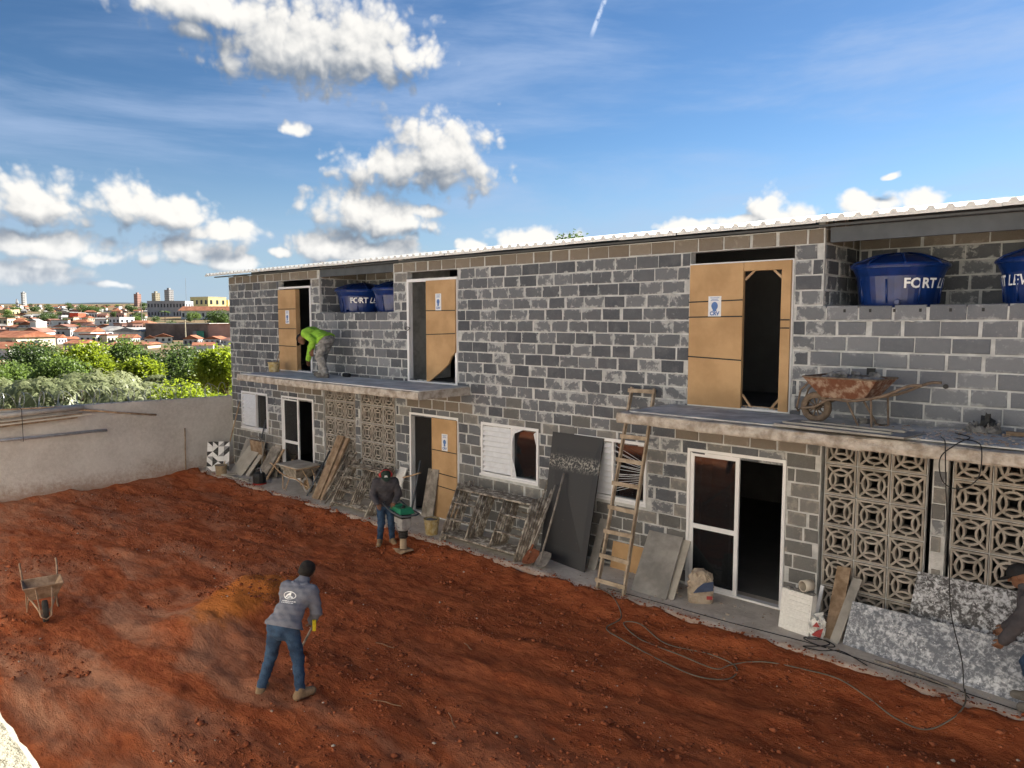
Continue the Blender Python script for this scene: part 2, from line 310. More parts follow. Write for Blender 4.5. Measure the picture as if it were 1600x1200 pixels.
def dirtmat():
    m = bpy.data.materials.new('red_soil'); m.use_nodes = True; t = m.node_tree; t.nodes.clear(); N = NT(t)
    out = N.n('ShaderNodeOutputMaterial'); b = N.n('ShaderNodeBsdfPrincipled'); b.inputs['Roughness'].default_value = .95; b.inputs['Specular IOR Level'].default_value = .1
    ge = N.n('ShaderNodeNewGeometry'); p = ge.outputs['Position']
    mp = N.n('ShaderNodeMapping'); mp.inputs['Rotation'].default_value = (0, 0, R(-14)); mp.inputs['Scale'].default_value = (.45, 1.5, 1); N.l(p, mp.inputs[0])
    big = N.noise(mp.outputs[0], .85, 6, .62, .6); mid = N.noise(mp.outputs[0], 5.2, 8, .72, .3); fine = N.noise(p, 19, 7, .78)
    col = N.mix(N.ss(mid, .32, .68), (.275, .066, .026), (.53, .152, .058))
    # drier, paler trampled soil towards the left of the yard, loose damp soil by the building
    sp = N.n('ShaderNodeSeparateXYZ'); N.l(p, sp.inputs[0])
    edge = N.ss(N.m('ADD', sp.outputs[1], N.m('MULTIPLY', big, 2.)), -1.6, -5.4)
    left = N.ss(N.m('MULTIPLY_ADD', sp.outputs[0], 1., N.m('MULTIPLY', sp.outputs[1], .9)), -11.5, -15.5)
    dry = N.m('MULTIPLY', N.ss(big, .44, .66), N.m('ADD', N.m('MULTIPLY', edge, .6), N.m('MULTIPLY', left, .5)))
    col = N.mix(dry, col, (.52, .245, .145))
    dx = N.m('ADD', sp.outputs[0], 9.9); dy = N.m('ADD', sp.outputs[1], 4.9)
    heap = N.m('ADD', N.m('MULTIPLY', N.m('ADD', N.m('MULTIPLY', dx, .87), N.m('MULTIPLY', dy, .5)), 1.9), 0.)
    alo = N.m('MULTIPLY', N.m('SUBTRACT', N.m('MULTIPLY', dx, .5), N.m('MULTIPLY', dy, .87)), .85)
    heap_sun = N.m('SQRT', N.m('ADD', N.m('MULTIPLY', heap, heap), N.m('MULTIPLY', alo, alo)))
    col = N.mix(N.m('MULTIPLY', N.ss(N.m('ADD', heap_sun, N.m('MULTIPLY', N.m('SUBTRACT', mid, .5), 1.2)), 1.15, .6), .8), col, (.74, .24, .05))  # drier heap soil, its strong orange also painting in a patch of sunlight
    col = N.mix(N.ss(fine, .57, .72, 0, .5), col, (.52, .21, .11))
    col = N.mix(N.ss(fine, .45, .32, 0, .6), col, (.13, .029, .012))
    gp = N.ss(N.noise(p, 1.7, 4, .6), .70, .74); gy = N.ss(sp.outputs[1], -1.9, -1.5)
    col = N.mix(N.m('MULTIPLY', gp, N.m('MULTIPLY', gy, .7)), col, (.26, .2, .15))
    N.l(col, b.inputs['Base Color'])
    bp = N.n('ShaderNodeBump'); bp.inputs['Strength'].default_value = 1.; bp.inputs['Distance'].default_value = .09
    N.l(N.m('ADD', N.m('MULTIPLY', mid, .7), N.m('ADD', N.m('MULTIPLY', fine, .45), N.m('MULTIPLY', N.noise(p, 80, 3, .7), .2))), bp.inputs['Height']); N.l(bp.outputs[0], b.inputs['Normal'])
    N.l(b.outputs[0], out.inputs[0]); MATS['red_soil'] = m
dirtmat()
mat('clod', (.22, .055, .023), .95, .35, 12, .5, 60, col2=(.40, .125, .056))
mat('pale_bit', (.38, .27, .20), .9, .3, 3, 0, col2=(.56, .49, .42))
mat('grass_ground', (.09, .10, .035), .95, .4, .06, 0, col2=(.20, .12, .06))
mat('stick', (.26, .15, .09), .9, .3, 9, 0)
def specklemat(name, lo, hi, dark=(.15, .165, .195)):
    m = bpy.data.materials.new(name); m.use_nodes = True; t = m.node_tree; t.nodes.clear(); N = NT(t)
    out = N.n('ShaderNodeOutputMaterial'); b = N.n('ShaderNodeBsdfPrincipled'); b.inputs['Roughness'].default_value = .75
    p = N.n('ShaderNodeTexCoord').outputs['Object']
    n1 = N.noise(p, 20, 8, .70, .5); n2 = N.noise(p, 4.0, 4, .6)
    f = N.ss(N.m('ADD', n1, N.m('MULTIPLY', N.m('SUBTRACT', n2, .5), .35)), lo, hi)
    col = N.mix(f, dark, (.58, .61, .66))
    v = N.n('ShaderNodeTexVoronoi'); v.inputs['Scale'].default_value = 22; N.l(p, v.inputs['Vector'])
    col = N.mix(N.m('MULTIPLY', N.ss(v.outputs['Distance'], .22, .14), N.ss(N.noise(p, 9, 2), .5, .6)), col, (.72, .74, .77))
    N.l(col, b.inputs['Base Color']); N.l(b.outputs[0], out.inputs[0]); MATS[name] = m
specklemat('speckle', .42, .66); specklemat('speckle_dark', .42, .64, (.06, .06, .065))
def blackply():
    m = bpy.data.materials.new('black_ply'); m.use_nodes = True; t = m.node_tree; t.nodes.clear(); N = NT(t)
    out = N.n('ShaderNodeOutputMaterial'); b = N.n('ShaderNodeBsdfPrincipled'); b.inputs['Roughness'].default_value = .6
    p = N.n('ShaderNodeTexCoord').outputs['Object']; s = N.n('ShaderNodeSeparateXYZ'); N.l(p, s.inputs[0])
    st = N.m('MULTIPLY', N.ss(N.m('ABSOLUTE', N.m('SUBTRACT', s.outputs[2], 1.62)), .16, .02), N.ss(N.noise(p, 30, 5, .7), .47, .58))
    sc = N.ss(N.noise(p, 24, 6, .75, .5), .64, .72, 0, .5)
    N.l(N.mix(N.m('MAXIMUM', st, sc), (.018, .019, .023), (.30, .29, .26)), b.inputs['Base Color'])
    N.l(b.outputs[0], out.inputs[0]); MATS['black_ply'] = m
blackply()

# ------------------------------------------------------------------ mesh builder
MW = {}
def tag(o, label=None, cat=None, group=None, kind=None):
    if label: o['label'] = label
    if cat: o['category'] = cat
    if group: o['group'] = group
    if kind: o['kind'] = kind
    return o
def thing(name, label, cat, loc=(0, 0, 0), rz=0, group=None, rot=None):
    o = bpy.data.objects.new(name, None); o.empty_display_size = .1; COL.objects.link(o)
    o.location = loc; o.rotation_euler = rot or (0, 0, rz)
    MW[o] = Matrix.Translation(loc) @ o.rotation_euler.to_matrix().to_4x4()
    return tag(o, label, cat, group)
def frame(t, prev):
    u = prev - t*prev.dot(t)
    if u.length < 1e-5: u = t.orthogonal()
    u.normalize(); return u, t.cross(u)
class MB:
    def __init__(s): s.v = []; s.f = []; s.mi = []; s.cur = 0
    def add(s, vs, fs):
        b = len(s.v); s.v += [tuple(v) for v in vs]; s.f += [tuple(b+i for i in f) for f in fs]; s.mi += [s.cur]*len(fs); return s
    def box(s, c, d, rot=None, jit=0., taper=1.):
        c = Vector(c); vs = []
        for z in (-.5, .5):
            for x, y in ((-.5, -.5), (.5, -.5), (.5, .5), (-.5, .5)):
                k = taper if z > 0 else 1
                p = Vector((x*d[0]*k, y*d[1]*k, z*d[2]))
                if jit: p += Vector((random.uniform(-jit, jit), random.uniform(-jit, jit), random.uniform(-jit, jit)))
                if rot: p = rot @ p
                vs.append(c+p)
        return s.add(vs, [(3, 2, 1, 0), (4, 5, 6, 7), (0, 1, 5, 4), (1, 2, 6, 5), (2, 3, 7, 6), (3, 0, 4, 7)])
    def lo(s, x0, x1, y0, y1, z0, z1): return s.box(((x0+x1)/2, (y0+y1)/2, (z0+z1)/2), (x1-x0, y1-y0, z1-z0))
    def bar(s, a, b, w, h, up=(0, 0, 1)):
        a, b = Vector(a), Vector(b); t = (b-a).normalized(); u, n = frame(t, Vector(up)); vs = []
        for p in (a, b):
            for i, j in ((-1, -1), (1, -1), (1, 1), (-1, 1)): vs.append(p + n*(i*w/2) + u*(j*h/2))
        return s.add(vs, [(3, 2, 1, 0), (4, 5, 6, 7), (0, 1, 5, 4), (1, 2, 6, 5), (2, 3, 7, 6), (3, 0, 4, 7)])
    def tube(s, pts, r, n=8, closed=False, up=(0, 0, 1)):
        pts = [Vector(p) for p in pts]; k = len(pts); prev = Vector(up); vs = []; fs = []
        for i, p in enumerate(pts):
            a = pts[i-1] if (i > 0 or closed) else p; b = pts[(i+1) % k] if (i < k-1 or closed) else p
            t = (b-a); t = t.normalized() if t.length > 1e-9 else Vector((0, 0, 1))
            u, w = frame(t, prev); prev = u; rr = r[i] if isinstance(r, (list, tuple)) else r
            for j in range(n):
                an = 2*math.pi*j/n; vs.append(p + u*(math.cos(an)*rr) + w*(math.sin(an)*rr))
        for i in range(k if closed else k-1):
            i2 = (i+1) % k
            for j in range(n):
                j2 = (j+1) % n; fs.append((i*n+j, i*n+j2, i2*n+j2, i2*n+j))
        if not closed: fs += [tuple(range(n))[::-1], tuple((k-1)*n+j for j in range(n))]
        return s.add(vs, fs)
    def lathe(s, prof, n=24, c=(0, 0, 0), axis='Z', cap=True):
        c = Vector(c); vs = []; fs = []
        for r, z in prof:
            for j in range(n):
                a = 2*math.pi*j/n; p = (r*math.cos(a), r*math.sin(a), z)
                if axis == 'X': p = (p[2], p[0], p[1])
                if axis == 'Y': p = (p[1], p[2], p[0])
                vs.append(c+Vector(p))
        k = len(prof)
        for i in range(k-1):
            for j in range(n):
                j2 = (j+1) % n; fs.append((i*n+j, i*n+j2, (i+1)*n+j2, (i+1)*n+j))
        if cap: fs += [tuple(range(n))[::-1], tuple((k-1)*n+j for j in range(n))]
        return s.add(vs, fs)
    def strip(s, pts, w, y0, y1, closed=False):
        """ribbon in the XZ plane, extruded from y0 (front) to y1"""
        k = len(pts); L = []; Rr = []
        for i, (x, z) in enumerate(pts):
            a = pts[i-1] if (i > 0 or closed) else pts[i]; b = pts[(i+1) % k] if (i < k-1 or closed) else pts[i]
            dx, dz = b[0]-a[0], b[1]-a[1]; ll = math.hypot(dx, dz); nx, nz = -dz/ll*w/2, dx/ll*w/2
            L.append((x+nx, z+nz)); Rr.append((x-nx, z-nz))
        vs = []
        for i in range(k): vs += [(L[i][0], y0, L[i][1]), (Rr[i][0], y0, Rr[i][1]), (Rr[i][0], y1, Rr[i][1]), (L[i][0], y1, L[i][1])]
        fs = []
        for i in range(k if closed else k-1):
            a, b = i*4, ((i+1) % k)*4
            for j in range(4): fs.append((a+j, a+(j+1) % 4, b+(j+1) % 4, b+j))
        if not closed: fs += [(3, 2, 1, 0), ((k-1)*4, (k-1)*4+1, (k-1)*4+2, (k-1)*4+3)]
        return s.add(vs, fs)
    def blob(s, c, r, seg=8, rings=6, jit=.12, sq=(1, 1, 1)):
        c = Vector(c); vs = [c+Vector((0, 0, -r*sq[2]))]; fs = []
        for i in range(1, rings):
            th = math.pi*i/rings
            for j in range(seg):
                a = 2*math.pi*j/seg; k = r*(1+random.uniform(-jit, jit))
                vs.append(c+Vector((k*sq[0]*math.sin(th)*math.cos(a), k*sq[1]*math.sin(th)*math.sin(a), -k*sq[2]*math.cos(th))))
        vs.append(c+Vector((0, 0, r*sq[2]))); t = len(vs)-1
        for j in range(seg):
            j2 = (j+1) % seg; fs.append((0, 1+j2, 1+j)); fs.append((t, 1+(rings-2)*seg+j, 1+(rings-2)*seg+j2))
            for i in range(rings-2): fs.append((1+i*seg+j, 1+i*seg+j2, 1+(i+1)*seg+j2, 1+(i+1)*seg+j))
        return s.add(vs, fs)
    def mesh(s, name, mats, inv=None, smooth=False):
        me = bpy.data.meshes.new(name); vs = [inv @ Vector(v) for v in s.v] if inv else s.v
        me.from_pydata(vs, [], s.f)
        for m in (mats if isinstance(mats, (list, tuple)) else [mats]): me.materials.append(M(m) if isinstance(m, str) else m)
        if s.cur: me.polygons.foreach_set('material_index', s.mi)
        if smooth: me.polygons.foreach_set('use_smooth', [True]*len(s.f))
        me.update(); return me
    def build(s, name, mats, parent=None, world=False, smooth=False, loc=None, rz=0, rot=None):
        inv = MW[parent].inverted() if (world and parent) else None
        if loc is not None and not parent:
            pass
        o = bpy.data.objects.new(name, s.mesh(name, mats, inv, smooth)); COL.objects.link(o)
        if parent: o.parent = parent; MW[o] = MW[parent]
        else: MW[o] = Matrix.Identity(4)
        if loc is not None: o.location = loc; o.rotation_euler = rot or (0, 0, rz); MW[o] = (MW[parent] if parent else Matrix.Identity(4)) @ Matrix.Translation(loc) @ o.rotation_euler.to_matrix().to_4x4()
        return o
def npobj(name, V, Fc, mats, parent=None, smooth=False, kind=None):
    me = bpy.data.meshes.new(name); V = np.asarray(V, np.float32); Fc = np.asarray(Fc, np.int32); k = Fc.shape[1]
    me.vertices.add(len(V)); me.vertices.foreach_set('co', V.ravel()); me.loops.add(Fc.size); me.loops.foreach_set('vertex_index', Fc.ravel())
    me.polygons.add(len(Fc)); me.polygons.foreach_set('loop_start', np.arange(0, Fc.size, k, dtype=np.int32)); me.polygons.foreach_set('loop_total', np.full(len(Fc), k, np.int32))
    for m in (mats if isinstance(mats, (list, tuple)) else [mats]): me.materials.append(M(m) if isinstance(m, str) else m)
    if smooth: me.polygons.foreach_set('use_smooth', np.ones(len(Fc), bool))
    me.update(calc_edges=True); me.validate()
    o = bpy.data.objects.new(name, me); COL.objects.link(o)
    if parent: o.parent = parent; MW[o] = MW[parent]
    else: MW[o] = Matrix.Identity(4)
    if kind: o['kind'] = kind
    return o
def child(name, me, parent, loc=(0, 0, 0), rot=(0, 0, 0)):
    o = bpy.data.objects.new(name, me); COL.objects.link(o); o.parent = parent; o.location = loc; o.rotation_euler = rot; MW[o] = MW[parent] @ Matrix.Translation(loc); return o
def catmull(pts, n=8):
    pts = [Vector(p) for p in pts]; P = [2*pts[0]-pts[1]]+pts+[2*pts[-1]-pts[-2]]; out = []
    for i in range(1, len(P)-2):
        for j in range(n):
            t = j/n; a, b, c, d = P[i-1], P[i], P[i+1], P[i+2]
            out.append(.5*((2*b)+(c-a)*t+(2*a-5*b+4*c-d)*t*t+(3*b-a-3*c+d)*t**3))
    out.append(pts[-1]); return out
def text_geo(s, size, shear=0., bold=0.):
    cu = bpy.data.curves.new('lettering', 'FONT'); cu.body = s; cu.size = size; cu.shear = shear; cu.offset = bold; cu.align_x = 'CENTER'; cu.align_y = 'CENTER'; cu.resolution_u = 3
    o = bpy.data.objects.new('lettering', cu); COL.objects.link(o); dg = bpy.context.evaluated_depsgraph_get()
    me = bpy.data.meshes.new_from_object(o.evaluated_get(dg)); vs = [tuple(v.co) for v in me.vertices]; fs = [tuple(p.vertices) for p in me.polygons]
    bpy.data.objects.remove(o); bpy.data.curves.remove(cu); bpy.data.meshes.remove(me); return vs, fs
# smooth 2-D noise for terrain heights
_G = rng.random((256, 256))
def vnoise(x, y):
    x = np.asarray(x, float); y = np.asarray(y, float); xi = np.floor(x).astype(int); yi = np.floor(y).astype(int); fx = x-xi; fy = y-yi
    fx = fx*fx*(3-2*fx); fy = fy*fy*(3-2*fy); g = lambda a, b: _G[a % 256, b % 256]
    return (g(xi, yi)*(1-fx)*(1-fy)+g(xi+1, yi)*fx*(1-fy)+g(xi, yi+1)*(1-fx)*fy+g(xi+1, yi+1)*fx*fy)-.5
def fbm(x, y, o=4):
    s = 0; a = 1.
    for i in range(o): s = s+a*vnoise(x*2**i+17*i, y*2**i+31*i); a *= .5
    return s

# ================================================================== SETTING
def h_depth(d):   # terrain height with distance down the slope and up the far hillside
    return np.interp(d, [0, 24, 40, 70, 150, 220, 300, 400, 520, 900, 1500, 2500, 5000, 9000], [-.7, -.9, -3.6, -4.4, -3.7, -3.4, -2.3, .8, 5.2, 15.5, 33, 58, 95, 150])
RV = Vector((math.cos(YAW), math.sin(YAW), 0)); DV = Vector((-math.sin(YAW), math.cos(YAW), 0))
def at(u, depth, z=None):
    p = CAM + DV*depth + RV*((u-800)/F*depth); p.z = float(h_depth(depth)) if z is None else z; return p
def terrain():
    rad = np.concatenate([np.linspace(0, 60, 31), np.geomspace(66, 9500, 46)]); na = 120
    ang = np.linspace(0, 2*np.pi, na, endpoint=False); rr, aa = np.meshgrid(rad, ang, indexing='ij')
    x = rr*np.cos(aa); y = -9.948+rr*np.sin(aa); dep = (x*DV.x+(y+9.948)*DV.y)
    z = h_depth(np.where(dep > 0, np.maximum(dep, rr*.55), rr*.6)) + fbm(x/160, y/160, 3)*np.clip((rr-300)/900, 0, 1)*10
    # the building plot itself is a levelled platform
    ins = np.clip(np.minimum(np.minimum(x+21.5, 14-x), np.minimum(y+24, 13-y))/2.5+.5, 0, 1); z = z*(1-ins)+(-.75)*ins
    V = np.stack([x, y, z], -1).reshape(-1, 3); f = []
    for i in range(len(rad)-1):
        j = np.arange(na); j2 = (j+1) % na; f.append(np.stack([i*na+j, (i+1)*na+j, (i+1)*na+j2, i*na+j2], -1))
    return npobj('terrain', V, np.concatenate(f), 'grass_ground', smooth=True, kind='structure')
terrain()
def dz(x, y):
    x = np.asarray(x, float); y = np.asarray(y, float)
    z = -.13 + .05*fbm(x/2.6, y/2.6, 3)
    ca, sa = math.cos(R(14)), math.sin(R(14)); u = x*ca+y*sa; v = -x*sa+y*ca      # wheel ruts running along the yard
    z = z + .075*vnoise(u/2.2, v/.25)*(vnoise(x/3+9, y/3)+.6) + .055*fbm(x/.42, y/.42, 4)*(.45+1.1*np.clip(vnoise(x/1.9+3, y/1.9+8)+.5, 0, 1)) + .026*fbm(x/.11, y/.11, 2)
    # ridge of spoil by the shovelling man
    px, py = x+9.85, y+5.0; al = px*.5-py*.87; ac = px*.87+py*.5
    z = z + .34*np.exp(-(ac/.75)**2-(al/1.35)**2)*(1+.5*fbm(x/.5, y/.5, 3)) + .10*np.exp(-((x+7.9)/1.1)**2-((y+6.6)/.9)**2)
    lip = np.clip((y+1.75+.25*vnoise(x/.7, 3.3))/.5, 0, 1); z = z + lip*(.125+.03*fbm(x/.2, y/.2, 3))
    z = z + .05*np.clip((-18.9-x)/.7, 0, 1)
    return z
def dirt():
    xs = np.concatenate([np.arange(-19.84, -13, .055), np.arange(-13, .6, .04), np.arange(.6, 6.2, .15)]); ys = np.concatenate([np.arange(-11.2, -8.4, .12), np.arange(-8.4, -.94, .038)])
    X, Y = np.meshgrid(xs, ys, indexing='ij'); Z = dz(X, Y)
    cut = np.clip((Y+1.13+.16*fbm(X/.45, Y*0+2, 5))/.06, 0, 1); Z = Z-cut*.16
    n, m = X.shape; V = np.stack([X, Y, Z], -1).reshape(-1, 3); i = np.arange(n-1)[:, None]*m+np.arange(m-1)[None]; f = np.stack([i, i+m, i+m+1, i+1], -1).reshape(-1, 4)
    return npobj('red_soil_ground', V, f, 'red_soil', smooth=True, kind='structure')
dirt()
def scatter(name, n, mats, rfun, zoff=.3, label='', cat='', area=(-19.3, .2, -9.0, -1.0), near=0):
    ico_v = np.array([(0, 0, 1), (.9, 0, .2), (.28, .85, .2), (-.72, .53, .2), (-.72, -.53, .2), (.28, -.85, .2), (0, 0, -.8)]); ico_f = np.array([(0, 1, 2), (0, 2, 3), (0, 3, 4), (0, 4, 5), (0, 5, 1), (6, 2, 1), (6, 3, 2), (6, 4, 3), (6, 5, 4), (6, 1, 5)])
    x = rng.uniform(area[0], area[1], n*3); y = rng.uniform(area[2], area[3], n*3)
    k = fbm(x/1.3+5, y/1.3, 3) + near*np.clip((y+3)/2, 0, 1) > .02; x, y = x[k][:n], y[k][:n]; n = len(x); r = rfun(n)
    z = dz(x, y)+r*zoff; th = rng.uniform(0, 6.28, n); sc = rng.uniform(.6, 1.35, (n, 7, 3))
    v = ico_v[None]*sc*r[:, None, None]; c, s = np.cos(th)[:, None], np.sin(th)[:, None]
    vx = v[..., 0]*c-v[..., 1]*s; vy = v[..., 0]*s+v[..., 1]*c
    V = np.stack([vx+x[:, None], vy+y[:, None], v[..., 2]*.75+z[:, None]], -1).reshape(-1, 3); f = (ico_f[None]+7*np.arange(n)[:, None, None]).reshape(-1, 3)
    o = npobj(name, V, f, mats, kind='stuff'); tag(o, label, cat); return o
scatter('soil_clods', 15000, 'clod', lambda n: np.clip(rng.lognormal(-4.45, .55, n), .005, .05), label='loose crumbs and clods of red soil over the yard', cat='soil', near=.25)
scatter('pale_debris', 620, 'pale_bit', lambda n: np.clip(rng.lognormal(-4.75, .5, n), .004, .026), .5, 'small pale stones and mortar bits strewn on the red soil', 'debris')
def spill():   # soil and mortar crumbs spilt onto the pavement edge
    m = MB()
    for i in range(700):
        x = random.uniform(-19, .3); y = -1.14+abs(random.gauss(0, .07)); r = random.uniform(.005, .017); m.blob((x, y, r*.3), r, 5, 4, .3, (1, 1, .6))
    o = m.build('spilt_crumbs', 'clod'); tag(o, 'red soil crumbs spilt along the edge of the concrete pavement', 'soil', kind='stuff')
    m = MB()
    for i in range(420):
        x = random.choice([random.uniform(-6.5, .2), random.uniform(-19, .2)]); y = random.uniform(-1.1, -.05); r = random.uniform(.005, .022); m.blob((x, y, r*.3), r, 5, 4, .3, (1.2, 1, .5))
    o = m.build('mortar_crumbs', 'pale_bit'); tag(o, 'pale mortar crumbs scattered on the concrete pavement', 'debris', kind='stuff')
spill()
def pavement():
    xs = np.arange(-19.84, 3.01, .08); ys = np.array([-1.17, -1.15, -1.0, -.8, -.6, -.4, -.2, .3]); X, Y = np.meshgrid(xs, ys, indexing='ij')
    Yj = Y + np.where(Y < -.9, .05*fbm(X/.35, Y*0, 4), 0); Z = .006*fbm(X/.6, Y/.6, 3); Z[:, 0] = -.3
    n, mm = X.shape; V = np.stack([X, Yj, Z], -1).reshape(-1, 3); i = np.arange(n-1)[:, None]*mm+np.arange(mm-1)[None]
    npobj('pavement', V, np.stack([i, i+mm, i+mm+1, i+1], -1).reshape(-1, 4), 'pavement_cement', smooth=True, kind='structure')
pavement()

# ================================================================== THE BLOCK BUILDING
XL, XR = -19.83, 3.0; ZT = 5.23
bld = thing('block_building', 'long two storey building of unplastered grey concrete blocks with white corrugated roof', 'building', (-9.0, 0, 0))
def house_openings():
    o = []
    o += [(-19.27, -17.89, 1.11, 2.11), (-17.18, -15.71, -.2, 2.13), (-15.28, -12.53, -.2, 2.63), (-12.06, -10.57, -.2, 2.13), (-9.93, -8.49, 1.11, 2.11),
          (-7.68, -6.25, 1.11, 2.11), (-5.53, -4.02, -.2, 2.13), (-3.56, -.80, -.2, 2.63), (-.33, 1.15, -.2, 2.13)]
    o += [(-17.18, -15.72, 2.75, 5.03), (-15.34, -12.55, 4.19, 5.4), (-12.10, -10.58, 2.75, 5.03), (-5.55, -4.0, 2.75, 5.03), (-3.61, -.82, 4.19, 5.4), (-.40, 1.1, 2.75, 5.03)]
    return o
OPEN = house_openings(); PIERS = [(-14.0, -13.82), (-2.235, -2.075)]
def inside(x, z, e=1e-4): return any(a+e < x < b-e and c+e < z < d-e for a, b, c, d in OPEN)
def core():
    m = MB(); xs = sorted({XL, XR} | {v for o in OPEN for v in o[:2]}); zs = sorted({-.3, ZT} | {v for o in OPEN for v in o[2:] if v < ZT})
    for a, b in zip(xs, xs[1:]):
        z0 = None
        for c, d in zip(zs, zs[1:]):
            if d <= -.19 and c < -.25: solid = True
            else: solid = not inside((a+b)/2, (c+d)/2)
            if solid and z0 is None: z0 = c
            if not solid and z0 is not None: m.lo(a, b, 0, .14, z0, c); z0 = None
        if z0 is not None: m.lo(a, b, 0, .14, z0, ZT)
    for a, b in PIERS: m.lo(a, b, .01, .14, -.2, 2.63)
    # loggia niches: floor, sides and back
    for a, b in ((-15.34, -12.55), (-3.61, -.82)):
        m.lo(a-.14, a, .141, 1.49, 2.75, 5.33); m.lo(b, b+.14, .141, 1.49, 2.75, 5.33); m.lo(a, b, 1.35, 1.49, 3.9, 5.4); m.lo(a+.001, b-.001, .141, 1.349, 4.07, 4.185)
    return m.build('wall', 'mortar', bld, True)
wall = core()
def inner():
    m = MB()
    # floors, ceilings, partitions and rear walls of the rooms
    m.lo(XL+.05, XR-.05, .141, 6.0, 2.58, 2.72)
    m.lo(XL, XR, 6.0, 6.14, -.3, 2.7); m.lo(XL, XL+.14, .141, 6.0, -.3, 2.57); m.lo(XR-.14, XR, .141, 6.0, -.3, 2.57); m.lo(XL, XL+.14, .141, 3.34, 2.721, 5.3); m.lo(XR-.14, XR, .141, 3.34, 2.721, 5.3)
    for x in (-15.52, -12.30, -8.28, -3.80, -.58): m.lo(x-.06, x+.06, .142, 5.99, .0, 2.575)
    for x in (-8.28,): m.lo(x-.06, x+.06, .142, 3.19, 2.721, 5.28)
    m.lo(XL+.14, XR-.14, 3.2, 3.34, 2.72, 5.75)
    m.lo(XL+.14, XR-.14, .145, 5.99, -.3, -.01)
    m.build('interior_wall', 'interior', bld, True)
inner()
BLK = {}
def block_mesh(w, h, var, matn):
    k = (round(w, 2), round(h, 2), var, matn)
    if k in BLK: return BLK[k]
    w, h = k[0], k[1]; rr = random.Random(hash((w, h, var)) & 0xffff); j = lambda s: rr.uniform(-s, s); v = []
    for (y, ins) in ((.02, 0.), (-.004, 0.), (-.011, .009), (-.0115, .045)):
        for sx2, sz in ((-1, -1), (1, -1), (1, 1), (-1, 1)):
            v.append((sx2*(w/2-ins)+j(.004), y+(j(.002) if y < 0 else 0), sz*(h/2-ins)+j(.004)))
    f = []
    for l in (0, 4, 8):
        for i in range(4): f.append((l+i, l+(i+1) % 4, l+4+(i+1) % 4, l+4+i))
    f.append((12, 13, 14, 15)); m = MB(); m.add(v, f); BLK[k] = me = m.mesh('block', matn); edge_attr(me); return me
def edge_attr(me):
    at_ = me.attributes.new('edge', 'FLOAT', 'POINT'); at_.data.foreach_set('value', np.tile(np.array([1.]*12+[0.]*4, np.float32), len(me.vertices)//16))
blocks = []
def course(x0, x1, z, row, segs, place, kindf):
    for a, b in segs:
        x = x0 + (0 if row % 2 else -.2) + .07*((row*7) % 3 - 1)
        while x < b:
            s = max(x, a+.004); e = min(x+.4, b-.004); g = random.uniform(.014, .026) if random.random() < .7 else random.uniform(.03, .07)
            if e-s > .09:
                w = e-s-g; c = (s+e)/2+random.uniform(-.004, .004); blocks.append((place(c, z), w, random.uniform(.172, .183), kindf(c, z)))
            x += .4
def kind_front(x, z):
    if z > 5.03: return 'block_tan'
    if z < 2.6:
        if z > 2.13 and any(a-.25 < x < b+.25 for a, b in ((-17.18, -15.71), (-12.06, -10.57), (-5.53, -4.02), (-.33, 1.15))): return 'block_tan'
        return 'block_low' if (random.random() < (.9 if z < 1.2 or abs(x+3.8) < .3 or abs(x+15.5) < .3 else .3)) else 'block_grey'
    if z < 4.19 and (x > -3.61 or -15.34 < x < -12.55) and x < -.6: return 'block_pale' if (x > -5 or random.random() < .45) else 'block_grey'
    if z > 4.83 and x < -10 and random.random() < .5: return 'block_low'
    return 'block_grey'
for k in range(26):
    z = .03+.2*k+.1
    cuts = sorted((a, b) for a, b, c, d in OPEN if c < z < d); segs = []; p = XL
    for a, b in cuts:
        if a > p: segs.append((p, a))
        p = max(p, b)
    if p < XR: segs.append((p, XR))
    if z < 2.63: segs += PIERS
    course(XL, XR, z, k, segs, lambda c, zz: ((c, 0, zz), 0), kind_front)
for (a, b) in ((-15.34, -12.55), (-3.61, -.82)):
    for k in range(21, 27):
        z = .03+.2*k+.1
        kk = lambda x, zz: 'block_tan' if zz > 5.0 else 'block_grey'
        course(a, b, z, k, [(a, b)], lambda c, zz: ((c, 1.35, zz), 0), kk)
        course(0, 1.35, z, k+1, [(0.03, 1.35)], lambda c, zz, a=a: ((a, c, zz), R(90)), kk)
def vis_key(b):
    (p, rz) = b[0]; x, y, z = p
    d = (Vector(p)-CAM).length
    if x > -1.25: d += 100
    if y > .1: d += 3
    return d
blocks.sort(key=vis_key)
rest = {}
for i, ((p, rz), w, h, kn) in enumerate(blocks):
    me = block_mesh(w, h, random.randrange(4), kn); rot = random.gauss(0, .004)
    if i < 300: child('block', me, wall, Vector(p)-Vector((-9, 0, 0)), (0, rot, rz))
    else: rest.setdefault(kn, []).append((me, Matrix.Translation(Vector(p)-Vector((-9, 0, 0))) @ Euler((0, rot, rz)).to_matrix().to_4x4()))
rm = MB(); kinds = list(rest)
for ki, kn in enumerate(kinds):
    rm.cur = ki
    for me, mx in rest[kn]: rm.add([mx @ v.co for v in me.vertices], [tuple(f.vertices) for f in me.polygons])
rm.cur = 1; rb = rm.build('far_blocks', kinds, wall); rb['kind'] = 'stuff'; edge_attr(rb.data)
